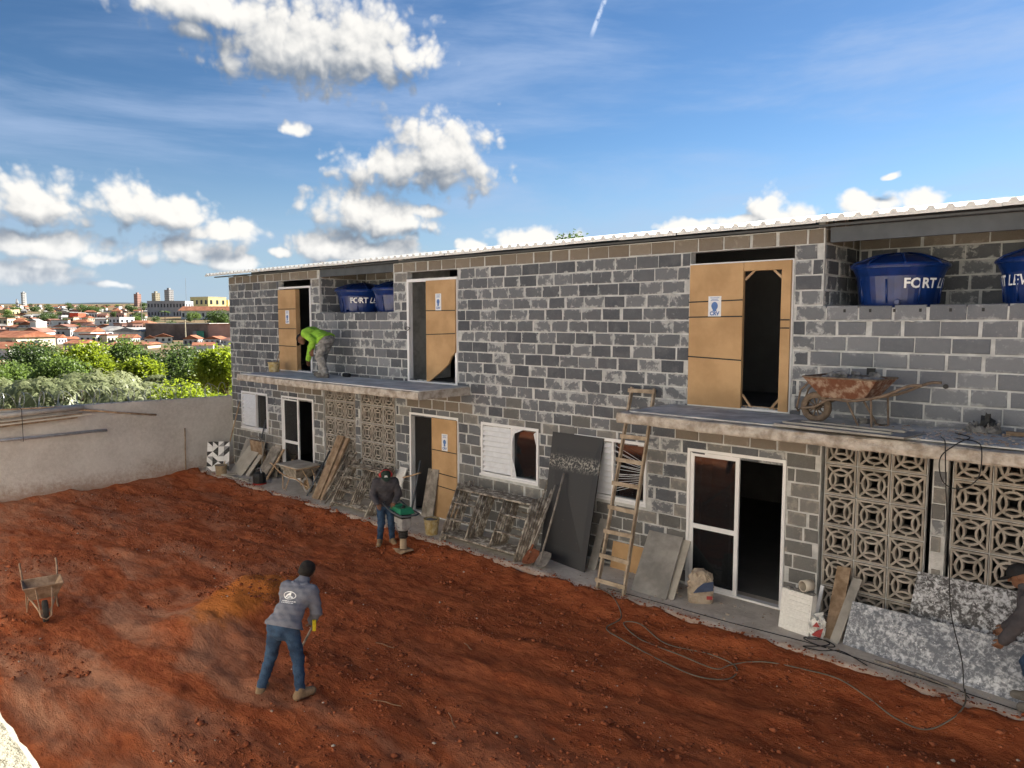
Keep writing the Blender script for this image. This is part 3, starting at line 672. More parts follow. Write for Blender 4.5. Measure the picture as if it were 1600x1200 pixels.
def fins():   # mortar squeezed out of the joints
    m = MB()
    for i in range(420):
        x = random.uniform(XL+.1, 0.); k = random.randrange(1, 26); z = .03+.2*k
        if inside(x, z) or inside(x-.1, z) or inside(x+.1, z) or any(inside(x+q, z+w) for q in (-.15, .15) for w in (-.06, .06)): continue
        n = random.randint(3, 7); w = random.uniform(.08, .32)
        pts = [(x-w/2+w*j/(n-1), -.010-random.uniform(0, .006), z+random.uniform(-.012, .012)) for j in range(n)]
        m.tube(pts, [random.uniform(.004, .013) for _ in pts], 5)
    o = m.build('mortar_squeeze', 'mortar', wall, True, True); o['kind'] = 'stuff'
fins()
# roof of corrugated foam-cored sheets, each one metre wide, rising to the rear
def roof_panels():
    y0, y1, sl = -.30, 3.45, .14; prof = [(0, .03), (.05, .03), (.075, .07), (.125, .07), (.15, .03), (.2, .03)]
    pts = []
    for k in range(5): pts += [(k*.2+x, z) for x, z in prof[:-1]]
    pts.append((1.0-.004, .03)); m = MB(); n = len(pts); vs = []
    for y in (y0, y1):
        for x, z in pts: vs.append((x, y, z+(y-y0)*sl))
    base = len(vs)
    for y in (y0, y1): vs += [(0, y, -.012+(y-y0)*sl), (.996, y, -.012+(y-y0)*sl)]
    m.add(vs, [(i, i+1, n+i+1, n+i) for i in range(n-1)] + [(base+1, base, base+2, base+3)]); m.cur = 1
    # the cut foam edges, front and rear
    for q, (off, yy) in enumerate(((0, y0), (n, y1))):
        bv = []
        for i in range(n): x, z = pts[i]; bv += [(x, yy, z+(yy-y0)*sl), (x, yy, -.012+(yy-y0)*sl)]
        m.add(bv, [((2*i, 2*i+1, 2*i+3, 2*i+2) if q == 0 else (2*i, 2*i+2, 2*i+3, 2*i+1)) for i in range(n-1)])
    me = m.mesh('roof_panel', ['roof_sheet', 'eps'])
    roof = MB(); roof.lo(XL-.6, XR+.4, -.12, -.06, 5.235, 5.262); roof.lo(-15.4, -12.5, .02, .09, 5.06, 5.232); roof.lo(-3.55, -.75, .02, .09, 5.04, 5.232)
    for y in (1.0, 2.2): roof.lo(XL-.6, XR+.4, y, y+.06, 5.16+(y+.3)*.15, 5.25+(y+.3)*.15)
    ro = roof.build('roof', 'steel_dark', bld, True); x = -20.62; i = 0
    while x < XR+.5:
        child('roof_panel', me, ro, (x+9.0, random.uniform(-.012, .012), 5.278+random.uniform(-.003, .003)+.004*(i % 2))); x += 1.0; i += 1
roof_panels()
# projecting concrete slabs over the entrances
def slab(x0, x1, y0, name='slab'):
    nx = int((x1-x0)/.08)+1; xs = np.linspace(x0, x1, nx); m = MB(); vs = []; fs = []
    prof = [(-.012, 2.60), (y0+.02, 2.60), (y0, 2.62), (y0-.004, 2.66), (y0+.002, 2.70), (y0+.006, 2.735), (y0+.03, 2.748), (-.012, 2.75)]
    for x in xs:
        for j, (y, z) in enumerate(prof):
            a = .014 if 0 < j < 7 else .0; sag = -.012*math.sin((x-x0)/(x1-x0)*3.1)
            vs.append((x, y+a*float(fbm(x/.16+j*3, j*1.7, 3)) if a else y, z+sag+a*.8*float(fbm(x/.21+40, j*2.3, 3))))
    k = len(prof)
    for i in range(nx-1):
        for j in range(k-1): fs.append((i*k+j, i*k+j+1, (i+1)*k+j+1, (i+1)*k+j))
    fs += [tuple(range(k))[::-1], tuple((nx-1)*k+j for j in range(k))]
    m.add(vs, fs); o = m.build(name, 'concrete_edge', bld, True); return o
s1 = slab(-16.95, -10.23, -1.32); s2 = slab(-5.92, 2.6, -1.34)
m = MB(); m.box((-13.55, -.66, 2.757), (6.6, 1.24, .012), jit=.006); m.build('screed', 'concrete_pale', s1, True)
m = MB(); m.box((-1.75, -.62, 2.757), (8.1, 1.15, .012), jit=.006); m.build('screed', 'slab_top', s2, True)
# pierced breeze block screens
def breeze_mesh():
    s = .40; m = MB(); e = s/2-.003; d0, d1 = 0., .09; t = .034; b = e-t/2
    m.strip([(-b, -b), (b, -b), (b, b), (-b, b)], t, d0, d1, True)
    circ = lambda cx, cz, r, a0, a1, n: [(cx+r*math.cos(R(a0+(a1-a0)*i/n)), cz+r*math.sin(R(a0+(a1-a0)*i/n))) for i in range(n+1)]
    r = .135; m.strip(circ(0, 0, r, 0, 360, 20)[:-1], .029, d0+.002, d1, True)
    for k in range(4):
        a = 90*k; cx, cz = .2064*math.cos(R(a)), .2064*math.sin(R(a)); rr = .146
        m.strip(circ(cx, cz, rr, a+180-42, a+180+42, 8), .026, d0+.003+.0007*k, d1)
        ca, sa = math.cos(R(a+45)), math.sin(R(a+45)); m.strip([(.128*ca, .128*sa), (.262*ca, .262*sa)], .027, d0+.0065, d1-.002)
        ca, sa = math.cos(R(a)), math.sin(R(a)); m.strip([(.14*ca, .14*sa), (.185*ca, .185*sa)], .022, d0+.0055, d1-.003)
    return m.mesh('breeze_block', 'breeze')
BM = breeze_mesh()
for x0 in (-15.23, -13.79, -3.51, -2.02):
    m = MB(); 
    for k in range(4): m.lo(x0+.404*k-.004, x0+.404*k+.004, .015, .085, -.02, 2.62)
    for k in range(7): m.lo(x0-.004, x0+1.216, .012, .083, .086+.413*k-.004, .086+.413*k+.004)
    sc = m.build('breeze_screen', 'mortar', bld, True)
    for i in range(3):
        for k in range(-1, 6):
            child('breeze_block', BM, sc, (x0+.404*(i+.5)+9.0, .006+random.uniform(-.003, .003), .086+.413*(k+.5)+ .0), (0, random.gauss(0, .004), 0)).scale = (1.0, 1, 1.022)
# windows
def window(x0, x1, z0=1.11, z1=2.11, film=False, flip=False):
    m = MB(); y0, y1 = -.025, .07
    for a, b, c, d in ((x0, x1, z1-.05, z1), (x0, x1, z0, z0+.05), (x0, x0+.045, z0+.05, z1-.05), (x1-.045, x1, z0+.05, z1-.05)): m.lo(a, b, y0, y1, c, d)
    xm = (x0+x1)/2+.07; m.lo(xm-.02, xm+.02, y0+.006, y1-.004, z0+.05, z1-.05); m.lo(x0-.02, x1+.02, -.05, -.026, z0-.025, z0+.012)
    w = m.build('window', 'white_frame', bld, True)
    s = MB(); n = 9; hh = (z1-z0-.12)/n
    for k in range(n): s.box(((x0+xm)/2+.01, .012, z0+.06+hh*(k+.5)), (xm-x0-.07, .010, hh*1.05), Euler((R(-38), 0, 0)).to_matrix())
    s.build('shutter', 'white_plastic', w, True)
    s = MB(); s.lo(xm+.02, x1-.045, .045, .05, z0+.05, z1-.05); s.build('pane', 'door_glass', w, True)
    if film:
        s = MB(); nx, nz = 10, 10; vs = []
        for i in range(nx+1):
            for k in range(nz+1): vs.append((x0+.03+(xm-x0-.03)*i/nx, -.028-random.uniform(0, .018), z0+.03+(z1-z0-.06)*k/nz))
        s.add(vs, [(i*(nz+1)+k, (i+1)*(nz+1)+k, (i+1)*(nz+1)+k+1, i*(nz+1)+k+1) for i in range(nx) for k in range(nz)])
        s = MB(); s.add([(xm+.02, -.03, z1-.05), (xm+.3, -.03, z1-.05), (xm+.08, -.034, z1-.14), (xm+.02, -.03, z1-.34)], [(0, 3, 2, 1)])
        s.add([(xm+.02, -.03, z0+.06), (xm+.14, -.034, z0+.05), (xm+.10, -.04, z0+.24), (xm+.02, -.03, z0+.42)], [(0, 1, 2, 3)])
        s.add([(x1-.045, -.03, z1-.06), (x1-.045, -.03, z1-.3), (x1-.1, -.033, z1-.1)], [(0, 2, 1)]); s.build('torn_film', 'milk_film', w, True)['kind'] = 'stuff'
    return w
window(-19.27, -17.89); window(-9.93, -8.49, film=True); w3 = window(-7.68, -6.25)
m = MB()
for k in range(16):
    z = 1.2+k*.052; m.bar((-6.86, -.03, z+random.uniform(-.05, .05)), (-6.3, -.032, 1.62+(z-1.6)*.45), .004, .006)
m.build('film_creases', 'milk_film', w3, True)
# doors
def door_frame(x0, x1, z0, z1, matn='white_frame', t=.045):
    m = MB(); y0, y1 = -.02, .09
    for a, b, c, d in ((x0, x1, z1-t, z1), (x0, x0+t, z0, z1-t), (x1-t, x1, z0, z1-t), (x0+t, x1-t, z0, z0+.03)): m.lo(a, b, y0, y1, c, d)
    return m.build('door', matn, bld, True)
def leaf(d, x0, x1, z0, z1, y, t=.06, mid=.95):
    m = MB()
    for a, b, c, e in ((x0, x1, z1-t, z1), (x0, x1, z0, z0+t), (x0, x0+t, z0+t, z1-t), (x1-t, x1, z0+t, z1-t), (x0+t, x1-t, mid-.035, mid+.035)): m.lo(a, b, y, y+.035, c, e)
    m.build('door_leaf', 'white_frame', d, True)
    for c, e in ((z0+t, mid-.035), (mid+.035, z1-t)): p = MB(); p.lo(x0+t, x1-t, y+.015, y+.02, c, e); p.build('pane', 'door_glass', d, True)
d1 = door_frame(-17.18, -15.71, 0, 2.12); leaf(d1, -17.13, -16.40, .03, 2.07, -.005)
d3 = door_frame(-5.53, -4.02, 0, 2.12); leaf(d3, -5.48, -4.70, .03, 2.07, -.012)
m = MB(); m.lo(-5.36, -5.325, .035, .06, .03, 2.07); m.lo(-4.86, -4.83, .03, .055, .03, 2.07); m.build('rear_leaf_stile', 'white_frame', d3, True)
d2 = door_frame(-12.06, -10.57, 0, 2.12)
d4 = door_frame(-.33, 1.15, 0, 2.12); leaf(d4, -.28, .42, .03, 2.07, -.012)
def panel(d, x0, x1, z0, z1, y=-.045, th=.04, straps=(), torn=False):
    m = MB()
    if not torn: m.box(((x0+x1)/2, y+th/2, (z0+z1)/2), (x1-x0, th, z1-z0), jit=.004)
    else:
        edge = [(x1, z0+.62), (x1-.12, z0+.52), (x1-.2, z0+.38), (x1-.34, z0+.28), (x1-.46, z0+.20), (x0+.08, z0)]
        poly = [(x0, z0), (x0, z1), (x1, z1)]+edge; n = len(poly)
        m.add([(x, y, z) for x, z in poly]+[(x, y+th, z) for x, z in poly], [tuple(range(n)), tuple(range(2*n-1, n-1, -1))]+[(i, n+i, n+(i+1) % n, (i+1) % n) for i in range(n)])
    m.build('cardboard_panel', 'cardboard', d, True); s = MB()
    for a, z, dz_ in straps: s = MB(); s.bar((x0-.006, y-.004, z), (a, y-.004, z+dz_), .018, .004, up=(0, 1, 0)); s.build('strap', 'strap', d, True)
TXT_CRV = text_geo('CRV', .085, 0, .004)
def notice(d, x, z, y, w=.2, h=.30, lettering=True):
    m = MB(); m.box((x, y, z), (w, .003, h)); m.build('paper_notice', 'paper', d, True); m = MB(); yy = y-.0035
    for k, (ww, zz) in enumerate(((.7, .42), (.5, .35), (.62, .29))): m.box((x, yy, z+h*zz), (w*ww, .001, h*.025))
    c = [(x+w*.26*math.cos(R(a)), yy, z+h*.02+w*.30*math.sin(R(a))) for a in range(0, 360, 30)]; m.add(c, [tuple(range(12))])
    m.box((x, yy-.001, z-h*.18), (w*.3, .001, h*.12)); m.build('notice_print', 'print_blue', d, True)
    if lettering: m = MB(); k = w/.2; m.add([(x+v[0]*k*.9, yy-.0005, z-h*.36+v[1]*k*.9) for v in TXT_CRV[0]], [f for f in TXT_CRV[1]]); m.build('lettering', 'print_blue', d, True)
panel(d2, -11.33, -10.59, .04, 2.06, straps=((-10.585, 1.42, -.01), (-10.585, .96, -.03), (-10.585, .7, -.04))); notice(d2, -10.93, 1.6, -.05, .17, .34)
u1 = door_frame(-17.18, -15.72, 2.765, 4.87); panel(u1, -17.16, -16.34, 2.79, 4.80, -.05, .12, straps=((-16.335, 4.32, 0), (-16.335, 3.83, 0), (-16.335, 3.40, -.01))); notice(u1, -16.72, 4.12, -.055, .17, .33)
u2 = door_frame(-12.10, -10.58, 2.765, 4.88, t=.06); panel(u2, -11.46, -10.60, 2.80, 4.83, -.05, .05, torn=True, straps=((-10.595, 4.23, .0), (-10.595, 3.75, .03))); notice(u2, -11.08, 4.4, -.055, .17, .33)
u3 = door_frame(-5.55, -4.0, 2.765, 4.86, t=.022); panel(u3, -5.53, -4.70, 2.79, 4.84, -.055, .07, straps=((-4.695, 4.30, .02), (-4.695, 4.08, .01), (-4.695, 3.50, -.03))); notice(u3, -5.12, 4.235, -.06, .20, .29)
u4 = door_frame(-.40, 1.1, 2.765, 4.86, t=.022); panel(u4, .2, 1.08, 2.79, 4.84, -.055, .07)
m = MB(); m.lo(-4.69, -4.15, -.052, .06, 4.72, 4.84); m.lo(-4.15, -4.02, -.055, .06, 2.79, 4.84); m.build('wrapped_frame', 'cardboard', u3, True)
m = MB()
for a, b in (((-4.69, 4.6), (-4.56, 4.72)), ((-4.15, 4.6), (-4.28, 4.72)), ((-4.69, 2.98), (-4.55, 2.80)), ((-4.15, 2.96), (-4.28, 2.80))): m.bar((a[0], .0, a[1]), (b[0], .0, b[1]), .02, .03)
m.lo(-4.68, -4.16, .0, .05, 2.796, 2.83); m.build('corner_brace', 'wood_pale', u3, True)['kind'] = 'stuff'
m = MB(); m.bar((-4.15, -.06, 4.04), (-4.02, -.06, 4.04), .018, .004, up=(0, 1, 0)); m.build('strap', 'strap', u3, True); m = MB(); m.bar((-4.15, -.06, 3.93), (-4.02, -.06, 3.93), .018, .004, up=(0, 1, 0)); m.build('strap', 'strap', u3, True)
m = MB(); m.tube(catmull([(-12.12, -.05, 3.86), (-12.0, -.09, 3.83), (-11.95, -.07, 3.88), (-12.04, -.09, 3.90), (-12.12, -.05, 3.84)], 5), .008, 6); m.build('tie_wire', 'strap', u2, True)
m = MB()
for x, z in ((-3.33, 4.155), (-3.02, 4.155), (-2.74, 4.155), (-2.45, 4.155), (-2.13, 4.155), (-1.8, 4.155)): m.box((x, -.006, z), (.028, .02, .04))
m.box((-2.98, -.013, 3.39), (.10, .02, .085)); m.lathe([(.028, -.03), (.03, 0)], 10, (-2.14, 0, 3.25), 'Y'); m.build('conduit_hole', 'black_plastic', wall, True)  # small holes in the blocks, their darkness drawn as black boxes and a disc

# ------------------------------------------------------------------ boundary wall at the end of the yard
def boundary():
    ys = np.arange(.0, -13.05, -.25); m = MB(); x1, x0 = -19.832, -19.99
    vs = []; fs = []
    for i, y in enumerate(ys):
        zt = 1.93+.016*(-y)+.008*float(vnoise(y*2, 1)); w = .010*float(fbm(y/1.2, 4.0, 2))
        vs += [(x1+w, y, -.8), (x1+w*1.5, y, .6), (x1+w, y, zt-.01), (x1-.012+w, y, zt), (x0, y, zt), (x0, y, -.9)]
    n = 6
    for i in range(len(ys)-1):
        for j in range(n-1): fs.append((i*n+j, (i+1)*n+j, (i+1)*n+j+1, i*n+j+1))
    fs += [tuple(range(n)), tuple((len(ys)-1)*n+j for j in range(n))[::-1]]
    m.add(vs, fs); o = m.build('boundary_wall', 'render_grey', smooth=False); tag(o, 'plain grey rendered boundary wall closing the left end of the yard', 'wall')
    # coil of razor wire on its top
    c = MB(); pts = []
    for i in range(1500):
        t = i/1499; y = -.25-t*12.5; a = i*2*math.pi/24; r = .19+.03*math.sin(i*.13); pts.append((-19.92+r*math.cos(a), y+.10*math.sin(a*.5), 2.10+.016*(-y)+r*math.sin(a)))
    c.tube(pts, .0065, 4); o = c.build('razor_wire', 'razor'); tag(o, 'coil of bare metal razor wire along the top of the boundary wall', 'wire')
boundary()
# pipes and laths stored on hooks along the boundary wall
def pole(name, label, a, b, r, matn, cat, group=None, square=None):
    m = MB(); a, b = Vector(a), Vector(b)
    if square: m.bar(b-a*0-a, (0, 0, 0), square[0], square[1]) if False else m.bar((0, 0, 0), b-a, square[0], square[1])
    else: m.tube([(0, 0, 0), (b-a)*.5+Vector((0, 0, -.01)), b-a], r, 10)
    o = m.build(name, matn, loc=a, smooth=not square); tag(o, label, cat, group); return o
pole('plastic_pipe', 'thick white plastic pipe, largest in the bundle hung along the boundary wall', (-19.66, -7.6, 1.83), (-19.66, -3.85, 1.955), .065, 'pvc', 'pipe')
pole('timber_lath', 'thin pale lath lying highest on the pipe bundle by the razor wire', (-19.70, -7.6, 2.10), (-19.70, -4.3, 1.99), .02, 'wood_pale', 'board', square=(.05, .035))
pole('timber_lath', 'pale square batten just under the thick white pipe on the boundary wall', (-19.68, -7.6, 1.70), (-19.68, -4.3, 1.80), .02, 'pvc', 'board', square=(.06, .04))
pole('timber_lath', 'long brown lath running through the middle of the hung bundle', (-19.64, -7.6, 1.66), (-19.64, -3.9, 1.80), .02, 'wood_brown', 'board', square=(.06, .03))
pole('timber_lath', 'reddish lath lowest in the bundle on the boundary wall', (-19.66, -7.6, 1.58), (-19.66, -4.0, 1.72), .02, 'wood_brown', 'board', square=(.05, .05))
pole('timber_lath', 'white lath between the brown laths of the hung bundle', (-19.60, -7.6, 1.62), (-19.60, -3.7, 1.77), .02, 'pvc', 'board', square=(.03, .035))
pole('wooden_pole', 'loose pale pole sticking out to the right of the hung pipe bundle', (-19.68, -3.95, 1.90), (-19.68, -2.15, 1.60), .024, 'wood_pale', 'pole')
pole('steel_rod', 'thin dark rod poking out beside the loose pole on the boundary wall', (-19.70, -4.4, 1.88), (-19.70, -3.2, 1.78), .008, 'wood_grey', 'rod')
pole('steel_pipe', 'galvanised steel pipe hung below the lath bundle on the boundary wall', (-19.68, -7.6, 1.36), (-19.68, -3.35, 1.335), .035, 'galvanised', 'pipe')
pole('wooden_stake', 'thin brown stake standing upright against the grey boundary wall', (-19.74, -1.42, -.16), (-19.79, -1.38, 1.16), .016, 'wood_brown', 'stake')
m = MB(); m.tube([(-19.79, -5.16, 2.04), (-19.57, -5.16, 2.02), (-19.57, -5.16, 1.28), (-19.79, -5.16, 1.27)], .007, 6); o = m.build('wire_hanger', 'strap'); tag(o, 'black wire loop hanging round the pipes and laths on the boundary wall', 'wire')

# ------------------------------------------------------------------ opposite house with the balcony the picture is taken from
op = thing('opposite_house', 'cream house behind the viewer with the balcony overlooking the yard', 'building', (-6, -11.6, 0))
m = MB(); m.lo(-19.6, 9, -17, -11.6, -.7, 5.9); m.build('wall', 'opposite_cream', op, True)
m = MB(); m.lo(-19.8, 9.4, -17.4, -11.35, 5.901, 6.0); m.build('roof', 'fibre_roof', op, True)
for x in (-16, -12.4, -8.8, -5.2, 3): m = MB(); m.lo(x, x+1.5, -11.62, -11.59, 0, 2.1); m.lo(x, x+1.5, -11.62, -11.59, 2.9, 4.9); m.build('door', 'window_dark', op, True)
m = MB(); m.lo(-4.4, 4.2, -11.59, -9.62, 2.55, 2.7); m.build('balcony_floor', 'concrete', op, True)
m = MB()
xs = np.arange(-4.4, 4.21, .03)
vs = []; fs = []
for x in xs:
    e = .006*float(fbm(x/.05, 1.0, 2)); vs += [(x, -9.612+e, 2.71), (x, -9.612+e, 3.285), (x, -9.625+e, 3.297), (x, -9.70, 3.30+e*.4), (x, -9.86+e, 3.297), (x, -9.88+e, 3.28), (x, -9.88, 2.71)]
for i in range(len(xs)-1):
    for j in range(6): fs.append((i*7+j, i*7+j+1, (i+1)*7+j+1, (i+1)*7+j))
fs += [tuple(range(7))[::-1], tuple((len(xs)-1)*7+j for j in range(7))]
m.add(vs, fs); m.build('balcony_parapet', 'cream_wall', op, True)

# ================================================================== THINGS
def dzf(x, y): return float(dz(x, y))
# ---- blue water tanks in the niches
TXT_F = text_geo('FORT', .17, .0, .005); TXT_L = text_geo('LEV', .17, .28, .002)
def tank(x, y, z, label, turn, r=.56):
    t = thing('water_tank', label, 'water tank', (x, y, z), 0, 'blue water tanks in the wall niches')
    n = 40; m = MB(); prof = [(r*.80, 0), (r*.815, .02), (r*.86, .20), (r*.862, .215), (r*.885, .30), (r*.91, .40), (r*.92, .415), (r*.985, .50), (r*1.0, .505), (r*1.0, .53), (r*.96, .535)]
    m.lathe(prof, n); m.build('body', 'tank_blue', t, smooth=False)
    for k in range(8):     # raised ribs and panels round the body
        a = 2*math.pi*k/8+turn+.39; b = MB(); pts = []
        for zz, rr in ((.06, .845), (.2, .868), (.36, .908)): pts.append((r*rr*math.cos(a), r*rr*math.sin(a), zz))
        b.tube(pts, .012, 6); b.build('rib', 'tank_blue', t, smooth=True)
    l = MB(); l.lathe([(r*1.04, .515), (r*1.05, .535), (r*1.03, .56), (r*.95, .58), (r*.55, .665), (r*.22, .70), (r*.2, .715), (0.01, .72)], n); li = l.build('lid', 'tank_blue', t, smooth=False)
    for k in range(8):
        a = 2*math.pi*k/8+turn; b = MB(); ca, sa = math.cos(a), math.sin(a)
        b.tube([(r*1.05*ca, r*1.05*sa, .545), (r*.95*ca, r*.95*sa, .592), (r*.55*ca, r*.55*sa, .678), (r*.22*ca, r*.22*sa, .71)], .013, 6); b.build('lid_rib', 'tank_blue', li, smooth=True)
    def wrap(geo, off, zc, rr=.902):
        mm = MB(); vs = []
        for v in geo[0]:
            zz = zc+v[1]; ra = r*(.86+(zz-.2)*.25)+.006; a = turn+(off+v[0])/(r*rr); vs.append((ra*math.cos(a), ra*math.sin(a), zz))
        mm.add(vs, geo[1]); mm.build('lettering', 'white_print', t)
    wrap(TXT_F, -.19, .30); wrap(TXT_L, .19, .30)
    v = MB(); a = turn-.9; v.lathe([(.03, 0), (.03, .05), (.018, .05), (.018, .1)], 10, (r*.86*math.cos(a), r*.86*math.sin(a)-.05, .07), 'Y'); v.build('valve', 'tank_blue', t)
    return t
tank(-2.88, .66, 4.19, 'blue water tank with white lettering in the right wall niche, fully in view', R(-24))
tank(-1.22, .66, 4.19, 'blue water tank cut off by the right edge of the photo', R(-150), .58)
tank(-14.55, .66, 4.19, 'blue water tank with white lettering in the left wall niche above the man in lime', R(-26), .62)
tank(-13.16, .66, 4.19, 'blue water tank half hidden behind the right end of the left wall niche', R(30), .60)

# ---- leaning boards
def lean(name, label, cat, x0, x1, yb, zt, yt=-.03, th=.018, matn='ply_grey', sh=0., z0=0., group=None, zt2=None, yb2=None, xs=0.):
    """board standing on the pavement from x0 to x1, its top leaning on the wall; sh shifts the top sideways"""
    yb2 = yb if yb2 is None else yb2; zt2 = zt if zt2 is None else zt2
    o0 = Vector(((x0+x1)/2, (yb+yb2)/2, z0)); a = Vector((x0, yb, z0))-o0; b = Vector((x1, yb2, z0))-o0; c = Vector((x1+sh, yt, z0+zt2))-o0; d = Vector((x0+sh+xs, yt, z0+zt))-o0
    n = (b-a).cross(d-a).normalized()*th; 
    m = MB(); q = lambda: Vector((random.uniform(-.004, .004), 0, random.uniform(-.004, .004)))
    P = [a, b+q()*.3, c+q(), d+q()]; m.add([p for p in P]+[p-n for p in P], [(0, 1, 2, 3), (7, 6, 5, 4), (0, 4, 5, 1), (1, 5, 6, 2), (2, 6, 7, 3), (3, 7, 4, 0)])
    ob = m.build(name, matn, loc=o0); return tag(ob, label, cat, group)
def tile_board():
    t = thing('patterned_board', 'board with black white and grey triangle pattern leaning in the yard corner', 'board', (-19.1, -.85, 0), R(50))
    w, h, ang = .58, .80, R(-14); rot = Euler((ang, 0, 0)).to_matrix(); m = MB(); m.box(rot @ Vector((0, .015, h/2)), (w, .02, h), rot); m.build('backing', 'ply_grey', t)
    mats = []
    mat('tile_black', (.02, .02, .022), .5, .1, 5, 0); mat('tile_white', (.72, .72, .72), .5, .1, 5, 0); mat('tile_grey', (.25, .25, .26), .5, .1, 5, 0)
    nx, nz = 4, 6; cw, ch = w/nx*.98, h/nz*.98; rr = random.Random(5)
    for i in range(nx):
        for k in range(nz):
            x0, z0 = -w/2+.006+i*w/nx, .006+k*h/nz; P = [(x0, z0), (x0+cw, z0), (x0+cw, z0+ch), (x0, z0+ch)]; fl = rr.random() < .5
            tris = ((0, 1, 2), (0, 2, 3)) if fl else ((0, 1, 3), (1, 2, 3)); cs = rr.sample(['tile_black', 'tile_white', 'tile_grey', 'tile_white'], 2)
            for tr, cc in zip(tris, cs):
                mm = MB(); mm.add([rot @ Vector((P[j][0], .0045-.0008, P[j][1])) for j in tr], [(0, 1, 2)]); mm.build('tile', cc, t)
tile_board()
lean('grey_board', 'plain dark grey board standing behind the triangle patterned board', 'board', -19.0, -18.5, -.42, .82, -.05, .02, 'ply_grey')
pole('wooden_pole', 'long thin pale pole leaning from the patterned board up to the wall corner', (-19.0, -.75, .03), (-19.35, -.03, 1.80), .018, 'wood_pale', 'pole')
lean('beige_board', 'wide smooth beige board leaning under the leftmost window', 'board', -18.75, -18.08, -.70, .66, -.12, .02, 'ply_beige', .02)
lean('beige_board', 'narrow beige strip beside the wide beige board under the leftmost window', 'board', -18.06, -17.88, -.62, .64, -.1, .02, 'ply_beige', .02)
lean('grey_plank', 'weathered grey plank leaning between the leftmost window and its door', 'board', -17.70, -17.25, -.52, .76, -.04, .03, 'wood_grey', .05)
lean('timber_batten', 'thin pale batten on edge beside the weathered grey plank', 'board', -17.22, -17.16, -.5, .74, -.04, .03, 'wood_pale', .1)
lean('grey_board', 'low grey concrete board behind the weathered plank by the left door', 'board', -17.5, -17.2, -.2, .82, -.03, .02, 'concrete', .0)
pole('iron_bar', 'dark iron bar leaning on the wall below the leftmost window', (-18.2, -.22, .35), (-17.95, -.03, 1.42), .02, 'steel_dark', 'bar')
for i, (x, y, z, r) in enumerate(((-18.25, -.95, .02, 20), (-18.0, -.92, .02, -8), (-17.6, -.86, .02, 30), (-17.35, -.95, .02, 5), (-18.4, -.88, .03, 60))):
    m = MB(); m.box((0, 0, 0), (random.uniform(.25, .4), random.uniform(.07, .12), .03), jit=.012)
    o = m.build('broken_board', 'ply_beige', loc=(x, y, z), rz=R(r)); tag(o, ['broken board scrap right of the tan pot, second from the left', 'broken board scrap in the middle of the scraps below the wide beige board', 'broken board scrap fourth from the left, by the weathered plank', 'broken board scrap farthest right, nearest the black jug', 'broken board scrap leftmost, touching the tan pot'][i], 'scrap', 'board scraps at the left end of the pavement')
def pail(name, label, loc, r0, r1, h, matn, cat='bucket', fill=None, handle=True, rim=True):
    t = thing(name, label, cat, loc); m = MB(); m.lathe([(r0*.95, 0), (r0, .01), (r1, h), (r1+.008, h), (r1+.008, h-.02), (r1-.006, h-.0), (r1-.01, h-.02), (r0-.01, .03)], 24, cap=False); m.add([(r0*.95*math.cos(a*.524), r0*.95*math.sin(a*.524), .001) for a in range(12)], [tuple(range(12))]); m.build('body', matn, t, smooth=False)
    if fill: f = MB(); f.blob((0, 0, h-.05), r1*.93, 10, 6, .12, (1, 1, .35)); f.build('contents', fill, t)
    if handle: hh = MB(); hh.tube([((r1+.01)*math.cos(R(a)), .02, h-.03+(r1*.55)*math.sin(R(a))*-1) for a in range(0, 181, 20)], .004, 5); hh.build('handle', 'steel_dark', t)
    return t
pail('tan_pot', 'squat tan plastic pot in front of the triangle patterned board', (-18.57, -1.0, .01), .13, .15, .26, 'tan_pot', 'pot', 'rubble', False)
pail('yellow_bucket', 'mortar stained yellow bucket on the pavement left of the big scaffold stack', (-10.42, -.86, .005), .115, .145, .30, 'yellow_pail', 'bucket', 'rubble')
b = pail('yellow_bucket', 'yellow mortar bucket with a stick on the left concrete slab', (-16.78, -.42, 2.765), .12, .145, .24, 'yellow_pail', 'bucket', 'rubble')
m = MB(); m.tube([(.05, 0, .05), (.2, .05, .52)], .012, 6); m.build('stick', 'wood_brown', b)
pail('dark_can', 'small dark can standing between the beige and grey boards by the left window', (-17.80, -.35, .0), .09, .10, .2, 'black_plastic', 'can', None, False)
def jug():
    t = thing('plastic_jug', 'black plastic jug with red base on the pavement below the left window', 'jug', (-16.85, -.86, .003)); m = MB()
    m.lathe([(.10, .03), (.155, .035), (.16, .06), (.16, .2), (.13, .27), (.09, .30), (.055, .31), (.055, .36), (.04, .36)], 12); m.build('body', 'black_plastic', t)
    m = MB(); m.lathe([(.15, 0), (.165, .0), (.165, .028), (.15, .029)], 12); m.build('base', 'red_plastic', t)
    m = MB(); m.tube([(-.1, 0, .27), (-.08, 0, .38), (.05, 0, .40), (.1, 0, .28)], .016, 6); m.build('handle', 'steel_grey', t)
jug()
